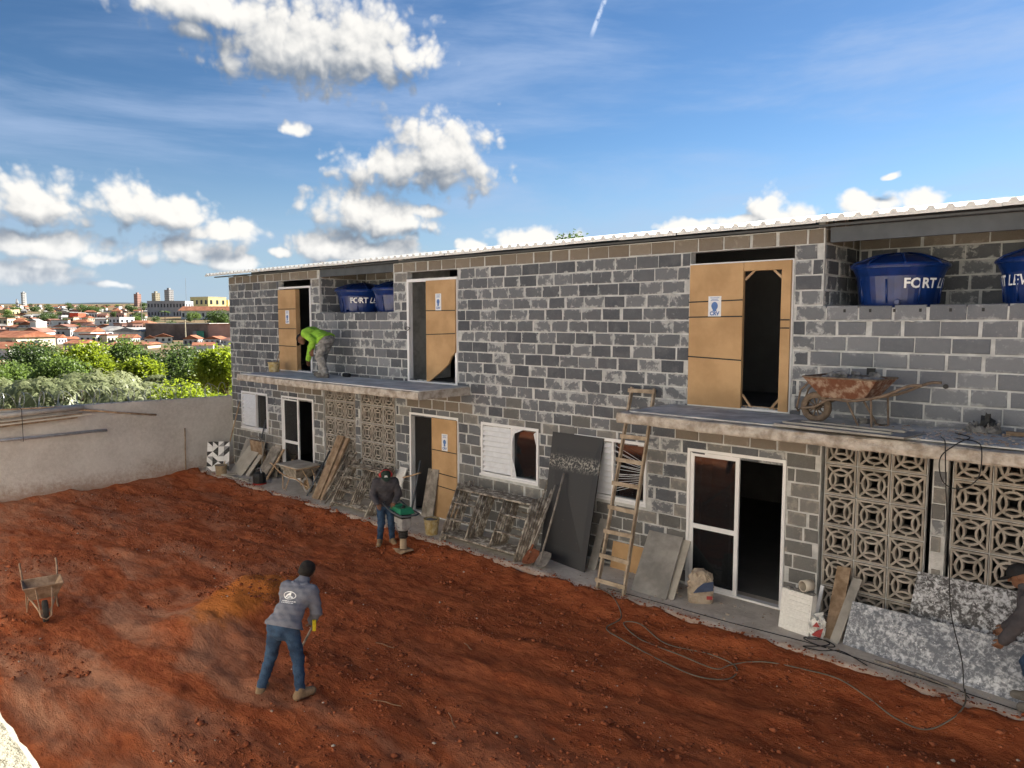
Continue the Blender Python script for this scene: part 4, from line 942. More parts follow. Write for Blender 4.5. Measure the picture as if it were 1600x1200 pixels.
# ---- wheelbarrows
def wheelbarrow(label, loc, rz, trayc, frame_m, tyre, load=None, pitch=0., ly=1., hup=0.):
    t = thing('wheelbarrow', label, 'wheelbarrow', loc, 0, 'builders wheelbarrows', rot=(pitch, 0, rz))
    def ring(hw, y0, y1, z): return [(-hw, y0, z), (hw, y0, z), (hw, y1, z), (-hw, y1, z)]
    m = MB(); o = ring(.30, -.42*ly, .46*ly, .585); i2 = ring(.20, -.24*ly, .26*ly, .34); n_ = ring(.285, -.42*ly+.015, .46*ly-.015, .585); n2 = ring(.19, -.24*ly+.01, .26*ly-.01, .355+(.1 if ly < 1 else 0))
    rag = lambda L: [(x, y, z+random.uniform(-.008, .008)) for x, y, z in L]
    o = rag(o)
    m.add(o+i2+n_+n2, [(0, 4, 5, 1), (1, 5, 6, 2), (2, 6, 7, 3), (3, 7, 4, 0), (4, 7, 6, 5), (8, 9, 13, 12), (9, 10, 14, 13), (10, 11, 15, 14), (11, 8, 12, 15), (12, 13, 14, 15), (0, 1, 9, 8), (1, 2, 10, 9), (2, 3, 11, 10), (3, 0, 8, 11)])
    tr = m.build('tray', trayc, t); m = MB(); m.tube([Vector(p)+Vector((0, 0, .004)) for p in o], .011, 6, True); m.build('rim', frame_m, tr)
    r = .19
    for s in (-1, 1):
        m = MB(); m.tube(catmull([(s*.075, .58, .17), (s*.09, .40, .2), (s*.17, .18, .315), (s*.21, -.1, .322), (s*.26, -.45, .40+hup*.5), (s*.285, -.75, .54+hup), (s*.285, -.9, .56+hup*1.2)], 4), .017, 8); m.build('handle', frame_m, t, smooth=True)
        m = MB(); m.tube([(s*.21, -.05, .32), (s*.24, -.22, .02), (s*.235, -.30, .0), (s*.235, -.36, .02), (s*.235, -.34, .36)], .013, 7); m.build('leg', frame_m, t)
    m = MB(); m.tube([(-.12, .38*ly+.03, .56), (-.10, .58, .40), (-.075, .64, .17), (0, .66, .12), (.075, .64, .17), (.10, .58, .40), (.12, .38*ly+.03, .56)], .012, 7); m.build('front_hoop', frame_m, t)
    w = MB(); w.lathe([(r*.62, -.03), (r*.8, -.045), (r*.96, -.04), (r, -.015), (r, .015), (r*.96, .04), (r*.8, .045), (r*.62, .03)], 28, (0, .42, r), 'X', False); wh = w.build('wheel', tyre, t, smooth=True)
    h = MB(); h.lathe([(r*.6, -.028), (r*.66, -.03), (r*.66, .03), (r*.6, .028)], 24, (0, .42, r), 'X', False); h.lathe([(.028, -.08), (.028, .08)], 10, (0, .42, r), 'X')
    for k in range(10): a = 2*math.pi*k/10; h.bar((0, .42, r), (0, .42+r*.64*math.cos(a), r+r*.64*math.sin(a)), .012, .02, up=(1, 0, 0))
    h.build('hub', frame_m, wh)
    if load == 'rubble':
        l = MB()
        for k in range(26): x, y = random.uniform(-.2, .2), random.uniform(-.3, .34); s_ = random.uniform(.05, .11); l.blob((x, y, .53+random.uniform(0, .08)-abs(y)*.06), s_, 7, 5, .35, (1, 1, .75))
        lo = l.build('rubble', 'rubble', t); lo['kind'] = 'stuff'
    return t
wheelbarrow('empty rusty wheelbarrow standing alone on the red soil at the far left', (-11.84, -6.92, dzf(-11.84, -6.92)+.01), math.atan2(-4.0, 11.5)-math.pi/2+R(8), 'barrow_tan', 'barrow_tan', 'rubber', ly=.66, hup=.14).scale = (.8, .8, .8)
wheelbarrow('rusty wheelbarrow heaped with grey rubble on the right concrete slab', (-3.02, -.62, 2.763), R(90-6), 'rust_paint', 'tyre_dusty', 'tyre_dusty', 'rubble')
wheelbarrow('greyish wheelbarrow standing on the pavement before the left sliding door', (-15.55, -.55, .003), R(-90-4), 'barrow_grey', 'wood_pale', 'rubble')
m = MB(); m.box((0, 0, 0), (.95, .62, .022), jit=.01); o = m.build('tray_board', 'ply_beige', loc=(-15.57, -.55, .62)); tag(o, 'flat grey board laid over the wheelbarrow before the left sliding door', 'board')
t = thing('upended_barrow', 'old wheelbarrow stood on end against the wall below the leftmost window', 'wheelbarrow', (-18.15, -.12, 0))
m = MB(); m.box((0, -.05, .55), (.62, .08, .62), Euler((R(6), 0, 0)).to_matrix(), taper=1.0); m.build('tray', 'wood_brown', t)
m = MB(); m.tube(catmull([(-.35, -.05, .9), (-.3, -.07, .96), (0.15, -.07, .95), (.3, -.1, .85), (.36, -.12, .5)], 4), .016, 7); m.build('handle', 'wood_grey', t)
m = MB(); m.tube(catmull([(.72, -.05, .86), (.5, -.08, .88), (.42, -.1, .8), (.36, -.14, .4), (.3, -.14, .05)], 4), .016, 7); m.build('handle', 'wood_grey', t)

# ---- planks and scaffold frames in the middle
lean('wide_plank', 'wide brown plank leaning on the left breeze block screens', 'board', -14.62, -14.36, -.80, 1.36, -.04, .05, 'wood_brown', -.05)
lean('timber_batten', 'brown batten leaning directly right of the wide brown plank', 'board', -14.33, -14.22, -.78, 1.34, -.05, .05, 'wood_brown', .02)
pole('iron_bar', 'black bar leaning left of the wide brown plank by the left door', (-14.85, -.78, .0), (-14.98, -.05, .95), .02, 'steel_dark', 'bar')
def scaffold(label, x0, x1, yb, zt, yt, bays, group, matn='mortar_steel'):
    t = thing('scaffold', label, 'scaffold frame', ((x0+x1)/2, yb, 0), 0, group); w = x1-x0; dy, dz_ = yt-yb, zt
    P = lambda u, v: (-w/2+u*w, dy*v, dz_*v)
    r = .021
    for nm, pts in (('rail', [P(0, .12), P(1, .12)]), ('rail', [P(0, .90), P(1, .90)])): m = MB(); m.tube(pts, r, 7); m.build(nm, matn, t, smooth=True)
    for u in (0, 1): m = MB(); m.tube([P(u, 0), P(u, .5), P(u+random.uniform(-.006, .006), 1.0)], r, 7); m.build('post', matn, t, smooth=True)
    for u in ((.33, .66) if bays == 3 else (.5,)): m = MB(); m.tube([P(u, .12), P(u, .90)], r*.9, 7); m.build('upright', matn, t, smooth=True)
    if 'second' in label or 'foremost' in label or 'hindmost' in label:
     for (a, b) in (((0, .33), (.66, 1)) if bays == 3 else ((0, .5),)):
      for v in (.38, .66): m = MB(); m.tube([P(a, v), P(b, v)], r*.7, 6); m.build('rung', matn, t, smooth=True)
    return t
for i in range(8):
    pos = 'foremost' if i == 0 else 'hindmost' if i == 7 else ['second', 'third', 'fourth', 'fifth', 'sixth', 'seventh'][i-1]
    scaffold(f'mortar crusted scaffold frame, {pos} of the large stack under the middle window', -10.02+.008*i+random.uniform(-.012, .012), -8.15+.012*i+random.uniform(-.015, .015), -1.02+.05*i, .98+random.uniform(-.01, .02), -.52+.05*i, 3, 'scaffold frames stacked under the middle window')
for i in range(5):
    pos = ['foremost', 'second', 'third', 'fourth', 'hindmost'][i]
    scaffold(f'dark scaffold frame, {pos} of the stack before the left breeze block screens', -13.62+.008*i, -12.35+.012*i, -.98+.055*i, .92+random.uniform(-.01, .03), -.42+.055*i, 2, 'scaffold frames stacked before the left screens')
for i in range(3): pole('scaffold_tube', ['thin dark tube leaning left of the left scaffold stack, nearest to the wide plank', 'thin dark tube in the middle of three leaning by the left scaffold stack', 'thin dark tube leaning closest to the left scaffold stack'][i], (-14.1+.17*i, -.9, .0), (-14.05+.2*i, -.08, 1.15-.1*i), .018, 'mortar_steel', 'tube')
lean('foam_sheet', 'pale panel leaning behind the man with the tamping rammer', 'board', -12.36, -12.12, -.5, .92, -.05, .03, 'eps', .0)
lean('grey_plank', 'grey plank leaning in the middle doorway left of its cardboard panel', 'board', -11.60, -11.44, -.12, 1.0, .0, .03, 'wood_grey', .12)
lean('grey_plank', 'grey plank leaning directly before the cardboard of the middle doorway', 'board', -11.42, -11.22, -.14, 1.02, -.06, .03, 'wood_grey', .12)
pole('iron_bar', 'dark bar standing in the middle doorway behind the tamping rammer', (-11.72, -.3, .0), (-11.62, -.1, 1.15), .022, 'steel_dark', 'bar')
pole('wooden_stick', 'pale stick lying across the middle doorway behind the tamping rammer', (-11.95, -.3, .78), (-11.55, -.16, .92), .016, 'wood_pale', 'stick')
# ---- shovels
def shovel(label, foot, top, blade):
    a, b = Vector(foot), Vector(top); t = thing('shovel', label, 'shovel', a, 0, 'shovels leaning by the black panel'); d = (b-a); m = MB(); m.tube([d*.14, d*.6+Vector((.005, .005, 0)), d], .017, 8); m.build('handle', 'wood_grey', t, smooth=True)
    k = d.normalized(); sx_ = k.cross(Vector((0, 1, 0))).normalized(); ny = sx_.cross(k)
    out = [(-.10, .30), (-.13, .22), (-.13, .08), (-.08, -.02), (0, -.07), (.08, -.02), (.13, .08), (.13, .22), (.10, .30), (0, .31)]
    tilt = Vector((0, -.55, .0)); vs = []
    for zo in (0, .006):
        for x, z in out: p = sx_*x + (k*.75+Vector((0, .35, 0)))*z + ny*(zo+.9*x*x); p.z = max(p.z, .012+zo); vs.append(p)
    n = len(out); m = MB(); m.add(vs, [tuple(range(n)), tuple(range(2*n-1, n-1, -1))]+[(i, n+i, n+(i+1) % n, (i+1) % n) for i in range(n)]); m.build('blade', blade, t)
    m = MB(); m.tube([d*.05, d*.24], [.012, .021], 8); m.build('socket', blade, t)
shovel('shovel with rusty red blade leaning right of the large scaffold stack', (-7.92, -1.0, .03), (-7.86, -.30, 1.24), 'shovel_rust')
shovel('shovel with pale steel blade leaning against the black panel', (-7.66, -.98, .03), (-7.72, -.25, 1.46), 'shovel_steel')
lean('black_panel', 'tall scuffed black plywood panel leaning over the window left of the ladder', 'board', -8.08, -7.0, -.45, 2.10, -.04, .02, 'black_ply', -.06, yb2=-.62)
lean('grey_board', 'narrow grey board leaning between the black panel and the ladder', 'board', -7.08, -6.93, -.42, .76, -.06, .02, 'ply_grey', -.02)
lean('brown_board', 'brown plywood board low behind the foot of the wooden ladder', 'board', -6.85, -6.2, -.12, .42, -.03, .02, 'cardboard', .0)
pole('steel_tube', 'rusty tube leaning beside the large scaffold stack, left of the shovels', (-8.05, -.9, .0), (-8.0, -.08, 1.35), .02, 'mortar_steel', 'tube')
pole('steel_tube', 'dark tube leaning against the left edge of the black panel', (-8.22, -.75, .0), (-8.12, -.06, 1.5), .018, 'mortar_steel', 'tube')
# ---- ladder
def ladder():
    a0, a1 = Vector((-6.42, -1.06, .0)), Vector((-5.95, -1.06, .0)); b0, b1 = Vector((-6.50, -.07, 2.98)), Vector((-6.09, -.07, 2.98)); o = (a0+a1)/2
    t = thing('wooden_ladder', 'home made wooden ladder leaning on the wall at the end of the right slab', 'ladder', o)
    for a, b in ((a0, b0), (a1, b1)): m = MB(); m.bar(a-o, b-o, .03, .065, up=(0, 1, 0)); m.build('rail', 'wood_weathered', t)
    n = 9
    for k in range(n):
        f = .045+k*(.94/(n-1)); p, q = a0.lerp(b0, f)-o, a1.lerp(b1, f)-o; e = (q-p).normalized(); m = MB(); off = Vector((0, -.045, .0)); m.bar(p-e*.035+off, q+e*.035+off+Vector((0, 0, random.uniform(-.015, .015))), .024, .062, up=(0, .1, 1)); m.build('rung', 'wood_weathered', t)
ladder()
lean('grey_plywood', 'stained grey beige panel leaning between the ladder and the right sliding door', 'board', -6.02, -5.42, -.76, .74, -.05, .016, 'ply_grey', -.14)
lean('grey_plywood', 'thin second panel edge showing just behind the stained grey beige panel', 'board', -5.95, -5.33, -.70, .70, -.02, .016, 'ply_beige', -.12)
# ---- cement bag
def sack(name, label, loc, w, d, h, matn, rz=0, crumple=.03, extra=None):
    t = thing(name, label, 'bag', loc, rz); n, k = 20, 12; m = MB(); vs = []
    for i in range(k+1):
        v = i/k; s = 1-.10*abs(v-.35)-(.32*max(0, v-.75)/.25); cr = crumple*(.5+1.6*v)
        for j in range(n):
            a = 2*math.pi*j/n; sq = (abs(math.cos(a))**4+abs(math.sin(a))**4)**-.25
            vs.append((w/2*s*sq*math.cos(a)+random.uniform(-cr, cr), d/2*s*sq*math.sin(a)*(1-.25*max(0, v-.7))+random.uniform(-cr, cr), h*v+random.uniform(-cr, cr)*(1.2 if v > .1 else .0)))
    fs = [(i*n+j, i*n+(j+1) % n, (i+1)*n+(j+1) % n, (i+1)*n+j) for i in range(k) for j in range(n)]+[tuple(range(n))[::-1], tuple(k*n+j for j in range(n))]
    m.add(vs, fs); m.build('paper', matn, t, smooth=False); return t
cb = sack('cement_bag', 'half open brown cement bag standing before the right sliding door', (-5.02, -.48, .003), .36, .2, .44, 'cement_paper', R(35), .016)
m = MB(); m.add([(-.12, -.118, .16), (.16, -.118, .2), (.16, -.122, .34), (.02, -.122, .31), (-.06, -.122, .24)], [(0, 1, 2, 3, 4)]); m.build('print_band', 'bag_blue', cb)
m = MB(); m.box((.11, -.122, .10), (.08, .004, .05)); m.build('print_mark', 'bag_red', cb)
# ---- white foam block, pipe offcut, crumpled bag, two boards
e = thing('foam_block', 'white foam block with ribbed face and mortar on top right of the sliding door', 'foam block', (-3.62, -.62, .004), R(-8)); rot = Euler((R(-9), 0, 0)).to_matrix()
m = MB(); m.box(rot @ Vector((.04, .06, .26)), (.34, .12, .52), rot); m.box(rot @ Vector((-.175, .07, .26)), (.09, .11, .52), rot)
for k in range(9): m.box(rot @ Vector((.04, -.004, .05+.055*k)), (.30, .01, .034), rot, jit=.003)
m.build('body', 'eps', e); m = MB()
for k in range(14): m.blob(rot @ Vector((random.uniform(-.2, .2), .06+random.uniform(-.04, .04), .535)), random.uniform(.02, .045), 6, 4, .4, (1, 1, .5))
m.build('mortar_cap', 'rubble', e)
m = MB(); m.lathe([(.062, -.07), (.075, -.07), (.075, .07), (.062, .07)], 20, (0, 0, 0), 'Y', False); m.lathe([(.062, .069), (.062, -.069)], 20, (0, 0, 0), 'Y', False)
o = m.build('pipe_offcut', 'pvc', loc=(-3.50, -.52, .625), rz=R(-25), smooth=True); tag(o, 'short cream pipe offcut resting on top of the white foam block', 'pipe')
lean('grey_strip', 'thin white strip standing behind the foam block', 'board', -3.46, -3.42, -.42, .56, -.2, .03, 'white_plastic', .02)
cb = sack('crumpled_bag', 'crumpled red and white bag between the foam block and the leaning boards', (-3.34, -.56, .003), .16, .14, .24, 'eps', .3, .028)
m = MB(); m.add([(-.06, -.1, .05), (.05, -.1, .03), (.08, -.1, .16), (0, -.11, .12)], [(0, 1, 2, 3)]); m.add([(-.05, -.1, .16), (.04, -.105, .17), (0, -.1, .23)], [(0, 1, 2)]); m.build('print', 'bag_red', cb)
lean('timber_board', 'pale brown board leaning on the right breeze block screen', 'board', -3.27, -3.10, -.52, .82, -.04, .03, 'wood_brown', -.02)
lean('grey_board', 'smooth grey board leaning just right of the pale brown board', 'board', -3.17, -3.06, -.60, .72, -.10, .03, 'ply_grey', .10)
lean('speckled_panel', 'paint speckled panel lying lowest against the right breeze block screens', 'board', -3.02, -.55, -.56, .50, -.34, .02, 'speckle', .03, yb2=-.86)
lean('speckled_panel', 'paint speckled panel standing behind the low speckled one, half dark at its left end', 'board', -2.42, -.3, -.30, .96, -.03, .02, 'speckle_dark', .08, yb2=-.36)
# ---- things on the slabs
m = MB(); m.box((0, 0, 0), (1.5, .62, .02), jit=.01); o = m.build('plywood_sheet', 'ply_grey', loc=(-2.92, -1.02, 2.778), rz=R(-5)); tag(o, 'grey plywood sheet lying on the right slab below the rubble wheelbarrow', 'board')
for i, (x, y, l, r) in enumerate(((-3.0, -1.17, 1.25, -4), (-2.9, -.93, 1.2, -6))): m = MB(); m.box((0, 0, 0), (l, .05, .02), jit=.004); o = m.build('pale_lath', 'ply_beige', loc=(x, y, 2.80), rz=R(r)); tag(o, ['pale lath lying on the front of the grey plywood sheet on the right slab', 'pale lath lying farther back on the grey plywood sheet on the right slab'][i], 'board')
m = MB(); m.box((0, 0, 0), (.6, .12, .04), jit=.008); o = m.build('wood_offcut', 'wood_brown', loc=(-1.18, -.22, 2.785), rz=R(4)); tag(o, 'brown timber offcut on the right slab by the wall at the edge of the photo', 'board')
o = sack('crumpled_film', 'crumpled heap of dark plastic film on the right slab by the wall', (-1.70, -.2, 2.765), .30, .16, .07, 'rubble', .2, .03); m = MB(); m.blob((.03, -.02, .11), .07, 9, 7, .4, (.9, .7, 1.5)); m.build('black_film', 'black_plastic', o)
m = MB()
for k in range(240): x, y = random.gauss(-1.75, .5), random.uniform(-1.2, -.1); m.blob((x, y, 2.768), random.uniform(.005, .02), 5, 4, .3, (1.3, 1, .5))
o = m.build('slab_crumbs', 'pale_bit'); tag(o, 'pale crumbs of mortar scattered on the right slab', 'debris', kind='stuff')
t = thing('power_tool', 'small black and white tool lying on the left slab right of the man in lime', 'tool', (-13.95, -.26, 2.765)); m = MB(); m.tube([(-.1, 0, .05), (.1, .02, .05)], .045, 8); m.build('motor', 'black_plastic', t); m = MB(); m.lathe([(.05, -.02), (.055, .02)], 12, (-.12, 0, .06), 'X'); m.build('head', 'eps', t)
for i, x in enumerate((-2.95, -2.78)): m = MB(); m.blob((0, 0, .03), .06, 7, 5, .4, (1.4, 1, .6)); o = m.build('rubble_lump', 'rubble', loc=(x, -.3, 2.765)); tag(o, ['grey rubble lump behind the wheelbarrow on the right slab, left of two', 'grey rubble lump behind the wheelbarrow on the right slab, right of two'][i], 'rubble', 'rubble lumps on the right slab')
# ---- cables and hose
def cable(name, label, pts, r, matn, cat='cable', n=8):
    m = MB(); o = Vector(pts[0]); m.tube([p-o for p in catmull(pts, n)], r, 7); ob = m.build(name, matn, loc=o, smooth=True); return tag(ob, label, cat)
G = lambda x, y, e=.012: (x, y, max(dzf(x, y), -.3)+e)
hp = [(-6.40, -1.05, .012), (-6.0, -1.25), (-5.62, -1.6), (-5.62, -1.95), (-5.25, -2.12), (-4.6, -2.22), (-4.08, -2.28), (-3.80, -2.05), (-3.84, -1.78), (-4.2, -1.72), (-4.8, -1.78), (-5.3, -1.62), (-5.5, -1.72), (-5.1, -1.92), (-4.5, -1.98), (-4.02, -1.96), (-3.9, -1.76), (-3.6, -1.52), (-3.1, -1.45), (-2.75, -1.46), (-2.4, -1.6), (-2.1, -1.72), (-1.8, -1.72), (-1.6, -1.5), (-1.56, -1.2, .012), (-1.62, -.9, .03)]
cable('garden_hose', 'grey brown cable looping over the red soil in front of the right sliding door', [p if len(p) == 3 else G(*p) for p in hp], .0085, 'hose_grey')
cable('power_cable', 'thin dark cable laid straight along the edge of the pavement on the right', [(-6.3, -.98, .008), (-5.4, -.93, .008), (-4.5, -.91, .008), (-3.9, -.86, .008), (-3.2, -.82, .008), (-2.5, -.88, .008), (-1.8, -.92, .008), (-.9, -1.0, .008)], .006, 'cable_black')
cable('power_cable', 'black cable hanging from the right slab down to the pavement at the far right', [(-1.95, -1.0, 2.78), (-1.85, -1.30, 2.79), (-1.82, -1.39, 2.72), (-1.80, -1.37, 2.3), (-1.78, -1.2, 1.6), (-1.76, -1.05, .9), (-1.66, -.92, .35), (-1.62, -.95, .05), (-1.55, -1.05, .012)], .006, 'cable_black')
cable('cable_coil', 'loose loop of black cable dangling over the front of the right slab', [(-1.9, -.6, 2.785), (-1.7, -.9, 2.79), (-1.72, -1.30, 2.78), (-1.86, -1.39, 2.62), (-1.83, -1.39, 2.38), (-1.68, -1.39, 2.32), (-1.52, -1.39, 2.45), (-1.50, -1.38, 2.72), (-1.58, -1.2, 2.79), (-1.8, -1.0, 2.78)], .006, 'cable_black')
cable('cable_coil', 'tangle of black cable lying on the pavement before the pale brown board', [(-3.4, -.72, .01), (-3.2, -.66, .03), (-3.05, -.74, .02), (-3.2, -.84, .02), (-3.42, -.78, .03), (-3.3, -.68, .04), (-3.12, -.72, .03), (-3.2, -.86, .02), (-3.35, -.98, .012), (-3.15, -.95, .01), (-2.95, -.8, .01), (-2.6, -.98, .01)], .007, 'cable_black')
for i, (x, y, l, r) in enumerate(((-1.9, -.78, .5, -14), (-2.35, -.72, .45, -8))): m = MB(); m.bar((-l/2, 0, 0), (l/2, 0, 0), .03, .02); o = m.build('wood_strip', 'wood_grey', loc=(x, y-.1, .014), rz=R(r)); tag(o, ['thin grey wood strip lying under the low speckled panel near the worker', 'thin grey wood strip lying under the left part of the low speckled panel'][i], 'board')
for i, (x, y, l, r) in enumerate(((-6.2, -5.2, .35, 20), (-5.5, -4.9, .3, -30), (-7.4, -4.3, .3, 10), (-4.7, -6.3, .25, 50), (-6.6, -3.6, .22, -20))):
    m = MB(); m.tube(catmull([(-l/2, 0, .0), (-l*.1, .008, .006), (l*.2, -.004, .004), (l/2, .006, .0)], 4), .006, 5); o = m.build('twig', 'stick', loc=G(x, y, .01), rz=R(r)); tag(o, ['pale twig on the soil right of the shovelling man, at knee height', 'pale twig nearest the photo centre on the red soil', 'short twig on the soil just right of the shovelling man, level with his head', 'twig lying nearest to the viewer on the red soil', 'small twig on the soil midway between shovelling man and ladder'][i], 'stick', 'twigs on the soil')

# ================================================================== PEOPLE
def sdf_mesh(prims, res, infl=0., wr=0., seed=0, plane=None):
    """one continuous surface round tapered limbs: smooth union field, then surface nets"""
    A = np.array([p[0] for p in prims]+[p[1] for p in prims]); rm = max(max(p[2], p[3]) for p in prims)+infl+.05
    lo = A.min(0)-rm; n = np.ceil((A.max(0)+rm-lo)/res).astype(int)+1; Fd = np.full(n, .3, np.float32)
    for (a, b, ra, rb, k) in prims:
        a, b = np.array(a, float), np.array(b, float); r = max(ra, rb)+infl+k+.012
        i0 = np.maximum(((np.minimum(a, b)-r-lo)/res).astype(int), 0); i1 = np.minimum(((np.maximum(a, b)+r-lo)/res).astype(int)+2, n)
        g = np.meshgrid(*[lo[q]+res*np.arange(i0[q], i1[q]) for q in range(3)], indexing='ij'); P = np.stack(g, -1); ab = b-a
        t = np.clip(((P-a)@ab)/max(ab@ab, 1e-9), 0, 1); d = np.linalg.norm(P-a-t[..., None]*ab, axis=-1)-(ra+(rb-ra)*t)-infl
        if wr: d = d+wr*(np.sin(P[..., 2]*41+P[..., 0]*17+seed)*np.sin(P[..., 0]*33+P[..., 1]*29+seed*2)+.6*np.sin(P[..., 2]*83+P[..., 1]*40+seed))
        s = tuple(slice(i0[q], i1[q]) for q in range(3)); o = Fd[s]; h = np.maximum(k-np.abs(o-d), 0)/max(k, 1e-6); Fd[s] = np.minimum(o, d)-h*h*k*.25
    if plane is not None:
        g = np.meshgrid(*[lo[q]+res*np.arange(n[q]) for q in range(3)], indexing='ij'); pn = np.array(plane[1], float); Fd = np.maximum(Fd, ((np.stack(g, -1)-np.array(plane[0], float))@pn)).astype(np.float32)
    ins = Fd < 0; cs = [np.s_[:-1], np.s_[1:]]; cnt = np.zeros(n-1, np.int8); corner = {}
    for c in range(8): v = ins[cs[c & 1], cs[c >> 1 & 1], cs[c >> 2 & 1]]; cnt += v; corner[c] = Fd[cs[c & 1], cs[c >> 1 & 1], cs[c >> 2 & 1]]
    act = (cnt > 0) & (cnt < 8); idx = np.argwhere(act); m = len(idx); acc = np.zeros((m, 3)); num = np.zeros(m); val = {c: corner[c][act] for c in range(8)}
    for c in range(8):
        for ax in range(3):
            if c >> ax & 1: continue
            d = c | (1 << ax); f0, f1 = val[c], val[d]; x = (f0 < 0) != (f1 < 0); t = np.where(x, f0/np.where(x, f0-f1, 1), 0); p = np.array([c & 1, c >> 1 & 1, c >> 2 & 1], float)[None]+t[:, None]*np.eye(3)[ax]; acc += p*x[:, None]; num += x
    V = lo+res*(idx+acc/num[:, None]); ID = np.full(n-1, -1, np.int32); ID[act] = np.arange(m); Q = []
    for ax in range(3):
        u, w = (ax+1) % 3, (ax+2) % 3; s0 = [slice(None)]*3; s1 = [slice(None)]*3; s0[ax] = slice(0, -1); s1[ax] = slice(1, None)
        ch = ins[tuple(s0)] != ins[tuple(s1)]; e = np.argwhere(ch); ok = (e[:, u] > 0) & (e[:, w] > 0) & (e[:, u] < n[u]-1) & (e[:, w] < n[w]-1); e = e[ok]; q = []
        for du, dw in ((-1, -1), (0, -1), (0, 0), (-1, 0)): k_ = e.copy(); k_[:, u] += du; k_[:, w] += dw; q.append(ID[k_[:, 0], k_[:, 1], k_[:, 2]])
        q = np.stack(q, -1); fl = ins[e[:, 0], e[:, 1], e[:, 2]]; q[~fl] = q[~fl][:, ::-1]; Q.append(q)
    return V, np.concatenate(Q)
def hand(w, d, pn, thumb, L=.17, curl=.6):
    w, d, pn = Vector(w), Vector(d).normalized(), Vector(pn).normalized(); pn = (pn-d*pn.dot(d)).normalized(); s = d.cross(pn)*thumb; P = []
    for o in (-.022, .0, .022): P.append((w+s*o*.6, w+d*L*.45+s*o, .020, .016, .012))
    for i, (o, l) in enumerate(((.033, .85), (.011, 1.), (-.011, .95), (-.032, .75))):
        k = w+d*L*.48+s*o; k2 = k+(d*math.cos(curl*.6)+pn*math.sin(curl*.6))*L*.26*l; k3 = k2+(d*math.cos(curl*1.7)+pn*math.sin(curl*1.7))*L*.25*l; P += [(k, k2, .0105, .0095, .004), (k2, k3, .0095, .008, .003)]
    k = w+d*L*.12+s*.028; k2 = k+(d*.7+s*.6+pn*.3).normalized()*L*.24; k3 = k2+(d*.9+s*.1+pn*.4).normalized()*L*.2; P += [(k, k2, .013, .0115, .006), (k2, k3, .0115, .009, .003)]
    return P
